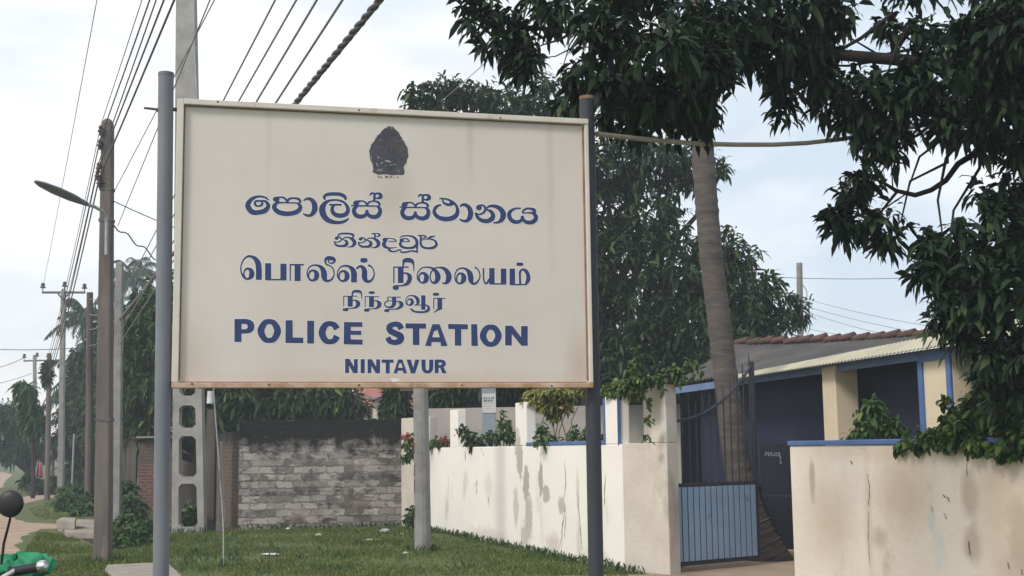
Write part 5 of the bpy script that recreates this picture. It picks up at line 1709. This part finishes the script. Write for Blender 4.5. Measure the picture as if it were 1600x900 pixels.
for k in range(len(zs) - 1):
    z0, z1 = zs[k], zs[k + 1]
    w0, w1 = lw_(z0), lw_(z1)
    if k % 2 == 0:
        slab(lx(z0) - w0, lx(z0) + w0, z0, lx(z1) - w1, lx(z1) + w1, z1)
    else:
        leg = 0.135
        ch = 0.07
        for s in (-1, 1):
            o0, o1 = lx(z0) + s * w0, lx(z1) + s * w1
            i0, i1 = o0 - s * leg, o1 - s * leg
            seg = [(z0, i0 - s * ch), (z0 + ch, i0), (z1 - ch, i1), (z1, i1 - s * ch)]
            for j in range(3):
                (za, ia), (zb, ib) = seg[j], seg[j + 1]
                ta, tb_ = (za - z0) / (z1 - z0), (zb - z0) / (z1 - z0)
                oa, ob = o0 + (o1 - o0) * ta, o0 + (o1 - o0) * tb_
                slab(min(oa, ia), max(oa, ia), za, min(ob, ib), max(ob, ib), zb)
mbL.build('shaft', m_conc_pale, eL)
mbs = MB()
mbs.tube([(lw_(2.5) + .12, -th - .06, P(327, 622, dL)[2] - .12), (lw_(2.5) + .12, -th - .06, P(327, 612, dL)[2])], [0.07, 0.06], 10)
mbs.build('insulator', m_porc_w, eL, smooth=True)

# stay wire with its strut
sA, sB = P(303, 60, dL), G(349, 886)
st = empty('stay_wire', sB, 0, 'thin stay wire with a strut, slanting down right of the lattice pole to the grass', 'stay wire')
mb = MB(sB)
mid = P(347, 790, 19.6)
mb.tube([sA, P(308, 155, 25), P(334, 615, 20.6), mid, P(349, 828, 18.9), sB], 0.010, 6)
mb.build('cable', m_wire_thin, st)
mb = MB(sB)
mb.tube([P(345, 690, 20), P(341, 822, 19.1)], 0.009, 6)
mb.tube([P(346, 690, 20), P(352, 822, 19.1)], 0.009, 6)
mb.obox(P(347, 826, 19.0), (0.085, 0, .01), (0, .03, 0), (-.004, 0, .026))
mb.build('strut', m_bolt, st)

# ------------------------------------------------------------------ wires
def wire(a, b, r, label, sag=0.0, m=None, group='overhead wires', ext=0.0, n=14, name='overhead_wire'):
    a, b = np.asarray(a, float), np.asarray(b, float)
    b = b + (b - a) * ext
    mb = MB(a)
    mb.tube([a + (b - a) * t - np.array([0, 0, sag * 4 * t * (1 - t)]) for t in np.linspace(0, 1, n)], r * .72, 6)
    o = mb.build(name, m or m_wire, smooth=True)
    return tag(o, label, 'wire', group)


def py0(x, y, z):
    """point of a wire at height z seen at picture position x, y"""
    v = ray(x, y)
    return EYE + v * (z - 1.6) / v[2]


wire(insB[0], py0(150, 0, 8.2), 0.010, 'lone thin wire leftmost in the sky, above the lamp head', .1, m_wire_thin, ext=.5)
for k, (x0, r) in enumerate(((221, .008), (233, .013), (243, .011), (255, .014), (271, .016))):
    a = insA[k] + np.array([0, 0, .1])
    wire(a, py0(x0, 0, a[2] + .03), r, 'dark overhead wire in the bundle running from the lamp pole to the upper left edge', 0.02, m_wire, group='wires over the lamp pole', ext=.8)
    wire(a, P(75 + k * 0.5, 556 + 9 * k, 46), r * 1.1, 'dark overhead wire running from the lamp pole to the creeper wrapped pole', 0.25, m_wire, group='wires beyond the lamp pole')
for k, (x1, y1, x0) in enumerate(((350, 155, 430), (373, 158, 463), (400, 160, 495), (430, 162, 535))):
    sl = (x0 - x1) / y1
    y = y1 + (x1 - 187) / sl
    a = P(187, y, 30)
    wire(a, py0(x0, 0, a[2]), .011, 'parallel grey service wire slanting up behind the top edge of the sign', 0.0, m_wire_thin, group='wires behind the sign', ext=.6)
    if k in (0, 1):
        pass
a = P(187, 499, 30)
b = py0(593, 0, a[2])
dv = norm(b - a)
s1 = norm(np.cross(dv, [0, 0, 1.0]))
s2 = np.cross(dv, s1)
LN = np.linalg.norm(b - a) * 1.4
cab = MB(a)
for q in range(3):
    pts = []
    for k in range(260):
        t = k / 259
        ang = t * LN / 0.55 * 2 * math.pi + q * 2.094
        pts.append(a + dv * LN * t + (s1 * math.cos(ang) + s2 * math.sin(ang)) * 0.017)
    cab.tube(pts, 0.0145, 6)
tag(cab.build('bundled_cable', m_wire, smooth=True), 'thick twisted bundled cable crossing behind the sign up to the top edge', 'cable')
for (xa, ya, xb, r) in ((178, 300, 335, .008), (184, 353, 328, .008)):
    a = P(xa, ya, dA)
    wire(a, py0(xb, 0, a[2] + .05), r, 'very thin wire from the lamp pole passing behind the tall lattice pole', 0, m_wire_thin, group='thin wires by the lattice pole', ext=.5)
wire(P(177, 314, dA), P(420, 395, 26), .012, 'service drop wire leaving the lamp pole to the right, below the lamp', .12, m_wire, n=20)
wv_ = [P(178 + t * 66, 352 + t * 52 + 3.5 * math.sin(t * 15), dA + t * 3) for t in np.linspace(0, 1, 26)]
mb = MB(wv_[0])
mb.tube(wv_ + [P(300, 440, dA + 6)], .011, 6)
tag(mb.build('overhead_wire', m_wire, smooth=True), 'slack kinked wire hanging from the lamp pole to the left sign post', 'wire', 'overhead wires')
wire(P(-60, 543, 40), P(245, 530, 40), .016, 'level wire crossing the street near the left edge, upper of three', .18, m_wire, n=20)
wire(P(-60, 580, 85), insC[0], .03, 'level wire from the left edge to the farthest power pole', .3, m_wire)
wire(P(-60, 605, 70), P(50, 583, 70), .02, 'lowest level wire crossing the street at the left edge', .2, m_wire)
for k, (ya, yb) in enumerate(((462, 470), (486, 496), (510, 505), (535, 528))):
    wire(P(139, ya + 5, 36), P(187, yb - 22, 30), .012, 'short pale wire between the dark wooden pole and the pale concrete pole', .12, m_wire_thin, group='short wires between two poles')
wire(P(1210, 433, 35), P(1560, 426, 33), .012, 'level wire across the clear sky from the roof pole to the mango', .1, m_wire)
for k, (x0, y0, x1, y1) in enumerate(((1256, 466, 1540, 522), (1258, 478, 1520, 532), (1256, 486, 1480, 540), (1254, 512, 1480, 536))):
    wire(P(x0, y0, 35), P(x1, y1, 30), .010, 'thin service wire fanning from the roof pole down to the station roof', .1, m_wire_thin, group='wires fanning from the roof pole')
lp_ = [P(1254 + 6 * math.sin(t * 9) + t * 6, 445 + 75 * t, 34.8) for t in np.linspace(0, 1, 22)]
mb = MB(lp_[0])
mb.tube(lp_, .011, 5)
tag(mb.build('overhead_wire', m_wire), 'loose looped wire dangling beside the roof pole', 'wire', 'overhead wires')
wire(P(690, 158, 24), P(800, 62, 13), .008, 'thin wire crossing the sky gap above the sign between two mango crowns', 0, m_wire_thin)

# ------------------------------------------------------------------ police board, inner odds
q = P(1190, 780, 18.4) * np.array([1, 1, 0])
q2 = P(1268, 780, 18.2) * np.array([1, 1, 0])
bd = norm(q2 - q)
pbd = empty('police_board', q, math.atan2(bd[1], bd[0]), 'dark navy metal board with faded POLICE lettering standing behind the gate', 'board')
zt = P(1200, 692, 18.4)[2]
mb = MB()
bl_ = float(np.linalg.norm(q2 - q))
mb.box((0, 0, 0.16), (bl_, 0.03, zt))
mb.build('sheet', m_navyboard, pbd, bevel=0.004)
mb = MB()
mb.box((0.001, -0.006, (zt + .16) / 2 - .012), (bl_ - .001, -0.001, (zt + .16) / 2 + .012))
for x in (0.03, bl_ - 0.07):
    mb.box((x, 0.033, 0), (x + 0.04, 0.07, zt - 0.05))
    mb.box((x, -0.15, 0.0), (x + 0.04, 0.031, 0.035))
mb.build('stand', m_iron, pbd)


def b_uv(x, y):
    p = onplane(x, y, q, bd)
    r_ = (p - q) @ bd
    return float(r_), float(p[2])


ink = Ink(0.003)
write(ink, POL, lambda x, y: b_uv(1194.5 + x / 1378 * 25, 706.2 + (y - 55) / 250 * 6.2))
m_faded = mat('faded_white', (0.30, 0.30, 0.32), (0.05, 0.055, 0.07), 40, 0.7, lo=.45, hi=.62)
ink.build('board_lettering', m_faded, pbd)
ink = Ink(0.004)
ink.stroke([(1219, 713, .8), (1219.5, 718, 1.4), (1220, 723.5, 1.5), (1220.2, 725, .6)], b_uv)
ink.build('drip_mark', m_faded, pbd)

# far house behind the block wall
hq = P(555, 660, 62) * np.array([1, 1, 0])
hs_ = empty('far_house', hq, 0, 'distant house with a red roof and cream wall above the block wall', 'house')
ho = np.array(hs_.location)
mb = MB(ho)
x0, x1 = P(550, 640, 62)[0], P(590, 640, 62)[0]
zr, ze = P(570, 626, 62)[2], P(570, 640, 62)[2]
mb.box((x0, 62, 0), (x1 + 4, 67, ze))
mb.build('wall', m_palewall, hs_)
mb = MB(ho)
mb.poly([(x0 - .5, 61.5, ze), (x1 + 4, 61.5, ze), (x1 + 4, 64.5, zr + .8), (x0 - .1, 64.5, zr + .8)])
mb.poly([(x0 - .5, 67.5, ze), (x0 - .1, 64.5, zr + .8), (x1 + 4, 64.5, zr + .8), (x1 + 4, 67.5, ze)])
mb.build('roof', m_redroof, hs_)
mb = MB(ho)
xa, xb = P(584, 640, 60)[0], P(604, 640, 60)[0]
mb.box((xa, 59.6, 0), (xb, 61.2, P(590, 625, 60)[2]))
mb.build('stair_tower', m_palewall, hs_)
mb = MB(ho)
mb.box((xa - .3, 59.3, P(590, 625, 60)[2] + .01), (xb + .3, 61.4, P(590, 621, 60)[2]))
mb.build('tower_slab', m_conc, hs_)

# roadside stall far left
sq_ = P(98, 752, 58) * np.array([1, 1, 0])
stl = empty('roadside_stall', sq_, 0, 'dark thatched roadside stall under the trees at the far left', 'stall')
mb = MB(sq_)
zz = P(95, 705, 58)[2]
for x in (82, 117):
    p = P(x, 752, 58)
    for y_, h_ in ((58, zz), (61, zz + .4)):
        mb = MB(sq_)
        mb.tube([(p[0], y_, 0), (p[0], y_, h_)], 0.07, 6)
        mb.build('post', m_wood, stl)
mb = MB(sq_)
xa, xb = P(76, 752, 58)[0], P(124, 752, 58)[0]
mb.poly([(xa, 57.4, zz - .1), (xb, 57.4, zz - .1), (xb, 61.5, zz + .7), (xa, 61.5, zz + .7)])
o = mb.build('thatch_roof', m_wood, stl)
o.modifiers.new('thick', 'SOLIDIFY').thickness = 0.15
for lab, m, x, yt, yb, w, d in (('pink cloth hanging by the far stall', m_cloth_p, 62, 722, 747, 8, 56), ('red cloth hanging in the roadside stall', m_cloth_r, 96, 733, 752, 7, 57.5)):
    a, b = P(x, yt, d), P(x, yb, d)
    hwid = w / 2 / FPX * d
    mb = MB(a)
    n = 10
    i = mb.pts([(a[0] - hwid + 2 * hwid * k / n, a[1] + .06 * math.sin(k * 1.7) * (1 + j), a[2] + (b[2] - a[2]) * j / 4) for j in range(5) for k in range(n + 1)])
    for j in range(4):
        for k in range(n):
            c = i + j * (n + 1) + k
            mb.f.append((c, c + 1, c + n + 2, c + n + 1))
    o = mb.build('hanging_cloth', m, smooth=True)
    o.modifiers.new('thick', 'SOLIDIFY').thickness = 0.02
    tag(o, lab, 'cloth', 'cloths at the far stall')
p = P(112, 770, 48)
p[2] = 0
mb = MB(p)
mb.tube([p, (p[0] + .02, p[1], P(112, 678, 48)[2])], 0.035, 8)
tag(mb.build('thin_post', m_galv, smooth=True), 'thin pale pipe post standing in the far weeds', 'post')

# ------------------------------------------------------------------ verge: slabs, drain, weeds, litter
def slabpx(name, pts, h, label, m=m_slab, z=0.0):
    g = [G(x, y, z + h) for x, y in pts]
    c = np.mean(g, 0)
    c[2] = 0
    mb = MB(c)
    n = len(g)
    i = mb.pts([(q[0], q[1], z) for q in g] + [(q[0], q[1], z + h) for q in g])
    mb.f.append(tuple(i + n + k for k in range(n)))
    mb.f.append(tuple(i + k for k in reversed(range(n))))
    for k in range(n):
        mb.f.append((i + k, i + (k + 1) % n, i + n + (k + 1) % n, i + n + k))
    return tag(mb.build(name, m, bevel=0.012), label, 'slab', 'slabs over the roadside drain')


slabpx('concrete_block', [(88, 813), (117, 814), (119, 809), (96, 808)], 0.17, 'squared concrete block on the drain slabs, left end', z=.13)
slabpx('drain_slab', [(92, 822), (152, 824), (152, 818), (88, 817)], 0.12, 'long cracked concrete drain slab reaching the lamp pole')
slabpx('drain_slab', [(104, 831), (152, 832), (152, 826), (98, 825)], 0.13, 'front concrete drain slab beside the foot of the lamp pole')
slabpx('drain_slab', [(118, 815), (154, 816), (154, 812), (120, 811)], 0.16, 'rear thin concrete drain slab behind the lamp pole')
slabpx('drain_slab', [(164, 888), (168, 882), (262, 878), (285, 900), (190, 912)], 0.05, 'flat pale slab on the grass at the left sign post')
sheet('drain_shade', [(118, 833), (152, 834), (160, 850), (148, 852), (128, 842)], m_drain, 0.016, 0.02)  # near-black sheet painted for the shade in the drain opening


def weeds(name, label, pix, d, n, L, W, m=None):
    cl = []
    for (x, y, r, ry, dd) in pix:
        cl.append((P(x, y, d + dd), (r / FPX * d, r / FPX * d, r / FPX * d * ry)))
    b = np.mean([c for c, r in cl], 0)
    b[2] = 0
    e = empty(name, b, 0, label, 'weeds')
    crown('foliage', cl, n, 7, L, W, m or m_weed, e, b, -.25, .5, .2)
    return e


weeds('weed_clump', 'tall green weeds between the lamp pole and the brick wall end', [(190, 775, 22, .8, 1), (205, 795, 22, .7, 0), (180, 800, 18, .8, 0), (195, 765, 14, 1, 1)], 31, 260, .22, .08)
weeds('weed_clump', 'leafy weeds growing at the foot of the lamp pole', [(190, 845, 26, .6, 0), (215, 838, 26, .6, .6), (178, 855, 16, .9, -.4), (230, 825, 20, .5, 1), (205, 820, 26, .5, 2)], 22.6, 330, .17, .07)
weeds('weed_clump', 'low green weeds along the drain left of the lamp pole', [(130, 775, 22, .7, 2), (110, 785, 22, .6, 0), (140, 792, 24, .6, -2), (128, 800, 20, .5, -3), (105, 770, 16, .6, 4)], 37, 330, .26, .1)
weeds('weed_clump', 'weeds sprouting behind the lattice pole openings', [(292, 812, 16, .7, 0), (300, 800, 10, 1, 0), (285, 822, 12, .6, 0)], 27.2, 110, .17, .07)
weeds('weed_clump', 'dark weeds at the foot of the far roadside trees', [(60, 760, 20, .5, 0), (90, 757, 20, .5, 0), (45, 752, 14, .6, 3), (160, 765, 24, .5, -6)], 52, 220, .32, .12, m_dkleaf)

# ragged tufts along the foot of the white wall
ps = []
for u in np.linspace(0.1, corner_u + .6, 130):
    c = W0 + WD * u - WN * RNG.uniform(0.0, .14)
    for _ in range(int(RNG.integers(4, 13))):
        ps.append(c + np.array([RNG.normal() * .05, RNG.normal() * .05, 0]))
for u in np.linspace(0.05, BL, 80):
    c = B0 + BD * u - np.array([0, RNG.uniform(0.02, .2), 0])
    for _ in range(int(RNG.integers(2, 8))):
        ps.append(c + np.array([RNG.normal() * .06, RNG.normal() * .06, 0]))
for b_, rr_, nn_ in ((bM, .2, 90), (bA, .26, 110), (bL, .4, 120), (sB, .06, 25), (p0, .4, 60)):
    for _ in range(nn_):
        a_ = RNG.uniform(0, 2 * math.pi)
        ps.append(np.array([b_[0] + math.cos(a_) * rr_ * RNG.uniform(.6, 1.3), b_[1] + math.sin(a_) * rr_ * RNG.uniform(.6, 1.3), 0]))
for _ in range(60):                                 # scattered taller tufts
    c_ = G(RNG.uniform(280, 900), RNG.uniform(836, 896))
    if (c_ - W0) @ WN > -.2:
        continue
    for _ in range(int(RNG.integers(6, 16))):
        ps.append(c_ + np.array([RNG.normal() * .06, RNG.normal() * .06, 0]))
ps = np.array(ps)
ps[:, 2] = 0
dd = RNG.normal(size=ps.shape) * .35 + np.array([0, 0, 1.0])
V, T = leaves(ps, dd, RNG.uniform(.06, .2, len(ps)), RNG.uniform(.012, .03, len(ps)), .3, .1)
o = npmesh('wall_foot_weeds', V, T, m_weed)
o['kind'] = 'stuff'
o['label'] = 'ragged grass tufts along the foot of the walls'

# short grass
def inpoly(x, y, poly):
    c = np.zeros(len(x), bool)
    n = len(poly)
    for i in range(n):
        (x0, y0), (x1, y1) = poly[i], poly[(i + 1) % n]
        k = ((y0 > y) != (y1 > y)) & (x < (x1 - x0) * (y - y0) / (y1 - y0 + 1e-12) + x0)
        c ^= k
    return c


areas = [([(232, 905), (232, 828), (372, 829), (628, 823), (672, 829), (980, 894), (985, 912), (600, 960)], 62000), ([(40, 905), (34, 868), (60, 832), (110, 838), (150, 856), (245, 850), (245, 905)], 26000), ([(60, 812), (45, 795), (95, 778), (175, 800), (175, 815)], 9000),
         ([(160, 850), (160, 800), (260, 800), (260, 850)], 12000)]
allp = []
for poly, n in areas:
    g = [G(x, y)[:2] for x, y in poly]
    g = np.array(g)
    lo, hi = g.min(0), g.max(0)
    q = RNG.uniform(lo, hi, (n * 3, 2))
    q = q[inpoly(q[:, 0], q[:, 1], [tuple(k) for k in g])][:n]
    dens = np.sin(q[:, 0] * 1.9 + 1.3 * np.sin(q[:, 1] * 1.1)) * .5 + np.sin(q[:, 1] * 2.3 + q[:, 0] * .7) * .5
    q = q[RNG.random(len(q)) < .62 + .55 * dens]
    allp.append(q)
q = np.concatenate(allp)
p3 = np.column_stack([q, np.zeros(len(q))])
dirs = RNG.normal(size=p3.shape) * .5 + np.array([0, 0, 1.0])
dirs /= np.linalg.norm(dirs, axis=1, keepdims=True)
hh = RNG.uniform(.02, .065, len(p3))
hh *= 1 + .6 * (np.sin(q[:, 0] * 3.1) * np.sin(q[:, 1] * 2.7) > .55)
side = np.cross(dirs, RNG.normal(size=p3.shape))
side /= np.linalg.norm(side, axis=1, keepdims=True)
wd_ = RNG.uniform(.005, .012, len(p3))[:, None]
V = np.stack([p3 - side * wd_, p3 + side * wd_, p3 + dirs * hh[:, None]], 1).reshape(-1, 3)
T = np.arange(len(V)).reshape(-1, 3)
o = npmesh('grass', V, T, m_grass, smooth=False)
o['kind'] = 'stuff'
o['label'] = 'short green grass on the verge below the sign'


def crumple(name, label, x, y, sx, sy, sz, m, seed):
    c = G(x, y)
    r = random.Random(seed)
    mb = MB(c)
    nu, nv = 12, 6
    sc = {}
    i = mb.pts([c + np.array([sx * math.sin(math.pi * a / nv) * math.cos(2 * math.pi * b / nu) * r.uniform(.6, 1.15), sy * math.sin(math.pi * a / nv) * math.sin(2 * math.pi * b / nu) * r.uniform(.6, 1.15), sz * (1 + math.cos(math.pi * a / nv) * r.uniform(.6, 1.1))])
                for a in range(nv + 1) for b in range(nu)])
    for a in range(nv):
        for b in range(nu):
            mb.f.append((i + a * nu + b, i + (a + 1) * nu + b, i + (a + 1) * nu + (b + 1) % nu, i + a * nu + (b + 1) % nu))
    return tag(mb.build(name, m), label, 'litter', 'litter on the grass')


crumple('plastic_scrap', 'flat white plastic scrap on the grass in front of the block wall', 424, 868, .15, .10, .02, m_litter, 1)
crumple('plastic_bag', 'crumpled bluish plastic bag by the block wall end', 601, 833, .11, .08, .045, m_litter_b, 2)
crumple('husk_scrap', 'long tan husk lying on the grass left of the timber post', 583, 846, .19, .08, .025, m_litter_t, 3)
crumple('plastic_scrap', 'tiny white scrap against the block wall', 450, 828, .05, .05, .025, m_litter, 4)
crumple('husk_scrap', 'small brown husk near the middle of the block wall', 498, 838, .06, .05, .03, m_litter_t, 5)
crumple('plastic_scrap', 'little pale scrap nearest the timber post', 627, 836, .05, .04, .022, m_litter_t, 6)
crumple('plastic_scrap', 'small greenish plastic scrap beside the timber post', 634, 866, .06, .045, .02, m_litter_b, 7)

# ------------------------------------------------------------------ motorcycle at the lower left, green tarpaulin bundle on its seat
mo = P(-30, 900, 5.6)
mo[2] = 0
mc = empty('motorcycle', mo, 0, 'parked motorcycle at the lower left edge, showing mirror and handlebar grip', 'motorcycle')
gr_ = tolocal(P(72, 886, 5.5), mo, 0)      # outer end of the grip
hx, hy, hz = gr_


def arc(c, r, n=24):
    return [np.array([c[0], c[1] + r * math.cos(a), c[2] + r * math.sin(a)]) for a in np.linspace(0, 2 * math.pi, n + 1)]


for yc in (-0.42, 0.82):
    mb = MB()
    mb.tube(arc((0, yc, 0.29), 0.25), 0.045, 10, cap=False)
    w = mb.build('wheel', m_black, mc, smooth=True)
    mb = MB()
    mb.tube(arc((0, yc, 0.29), 0.205), 0.014, 8, cap=False)
    mb.tube([(-.06, yc, .29), (.06, yc, .29)], .04, 10)
    for a in np.linspace(0, 2 * math.pi, 12, endpoint=False):
        mb.tube([(0, yc, .29), (0, yc + .2 * math.cos(a), .29 + .2 * math.sin(a))], .005, 4)
    mb.build('rim', m_chrome, w, smooth=True)
mb = MB()
for s in (-1, 1):
    mb.tube([(s * .085, -0.42, .29), (s * .085, -0.20, .95)], .022, 8)
mb.build('fork', m_chrome, mc, smooth=True)
mb = MB()
mb.tube([(0, -.2, .9), (0, .0, .55), (0, .25, .42), (0, .82, .32)], .035, 8)
mb.tube([(0, -.18, .82), (0, .35, .72), (0, .95, .70)], .03, 8)
mb.obox((0, .12, .42), (.12, 0, 0), (0, .17, 0), (0, 0, .14))
mb.build('frame', m_lamp, mc, bevel=.02)
mb = MB()
mb.ball((0, .06, .80), (.13, .24, .11), 16, 10)
mb.build('fuel_tank', m_bikered, mc, smooth=True)
mb = MB()
mb.ball((0, .58, .80), (.14, .40, .065), 16, 8)
mb.build('seat', m_black, mc, smooth=True)
mb = MB()
mb.ball((0, -.34, .86), (.09, .08, .09), 14, 10)
mb.build('headlight', m_chrome, mc, smooth=True)
mb = MB()
mb.tube([(-hx + .12, hy + .02, hz - .015), (-.12, hy - .06, hz - .06), (0, hy - .08, hz - .09), (.12, hy - .06, hz - .06), (hx - .13, hy, hz - .012)], .012, 10)
mb.build('handlebar', m_chrome, mc, smooth=True)
for s in (-1, 1):
    mb = MB()
    e0 = np.array([s * (hx - .155), hy + .008, hz - .02])
    e1 = np.array([s * (hx - .035), hy, hz])
    mb.tube([e0, e0 + (e1 - e0) * .05, e0 + (e1 - e0) * .12, e0 + (e1 - e0) * .5, e1], [.026, .026, .019, .021, .020], 14)
    g_ = mb.build('grip', m_black, mc, smooth=True)
    mb = MB()
    mb.tube([e1 + (e1 - e0) * .02, e1 + (e1 - e0) * .10, e1 + (e1 - e0) * .28, e1 + (e1 - e0) * .36], [.021, .026, .024, .010], 14)
    mb.build('bar_end', m_chrome, g_, smooth=True)
mc_ = tolocal(P(16, 787, 5.45), mo, 0)
for s in (-1, 1):
    c = np.array([mc_[0] * s, mc_[1], mc_[2]])
    mb = MB()
    mb.ball(c, (.057, .022, .057), 24, 12)
    mi = mb.build('mirror', m_mirror_back, mc, smooth=True)
    mb = MB()
    st0 = tolocal(P(2, 882, 5.5), mo, 0)
    mb.tube([np.array([st0[0] * s, st0[1], st0[2]]), np.array([tolocal(P(3, 850, 5.48), mo, 0)[0] * s, st0[1], tolocal(P(3, 850, 5.48), mo, 0)[2]]), np.array([tolocal(P(17, 812, 5.47), mo, 0)[0] * s, c[1] + .01, tolocal(P(17, 812, 5.47), mo, 0)[2]]), c + np.array([0, .012, -.02])], [.006, .006, .0055, .005], 8)
    mb.build('stem', m_black, mi, smooth=True)
gc = P(25, 884, 6.15)
mb = MB(gc)
r = random.Random(5)
nu, nv = 40, 20
i = mb.pts([gc + np.array([.165 * math.copysign(abs(math.sin(math.pi * a / nv)) ** .6, 1) * math.cos(2 * math.pi * b / nu) * (1 + .09 * math.sin(b * 1.7 + a)), .20 * math.sin(math.pi * a / nv) ** .6 * math.sin(2 * math.pi * b / nu),
                           (.050 * math.cos(math.pi * a / nv) + .010 * math.sin(b * 1.1 + a * .9) + .008 * math.sin(b * 2.3)) - .008 + .01 * math.sin(b * .7)]) for a in range(nv + 1) for b in range(nu)])
for a in range(nv):
    for b in range(nu):
        mb.f.append((i + a * nu + b, i + (a + 1) * nu + b, i + (a + 1) * nu + (b + 1) % nu, i + a * nu + (b + 1) % nu))
tag(mb.build('tarpaulin_bundle', m_greenbag, smooth=True), 'bright green tarpaulin bundle folded over the motorcycle seat', 'bundle')

# ------------------------------------------------------------------ haze volume, added also to lift the darks like lens veil
HAZE = 0.0020
if HAZE:
    mb = MB((0, 0, 0))
    mb.box((-160, -40, -1.0), (160, 260, 19.5))
    mh = bpy.data.materials.new('haze_veil')
    mh.use_nodes = True
    t = mh.node_tree
    t.nodes.remove(t.nodes['Principled BSDF'])
    v = t.nodes.new('ShaderNodeVolumePrincipled')
    v.inputs['Color'].default_value = (0.84, 0.92, 1.0, 1)
    v.inputs['Density'].default_value = HAZE
    t.links.new(v.outputs[0], t.nodes['Material Output'].inputs['Volume'])
    o = mb.build('haze', mh)
    o['kind'] = 'stuff'
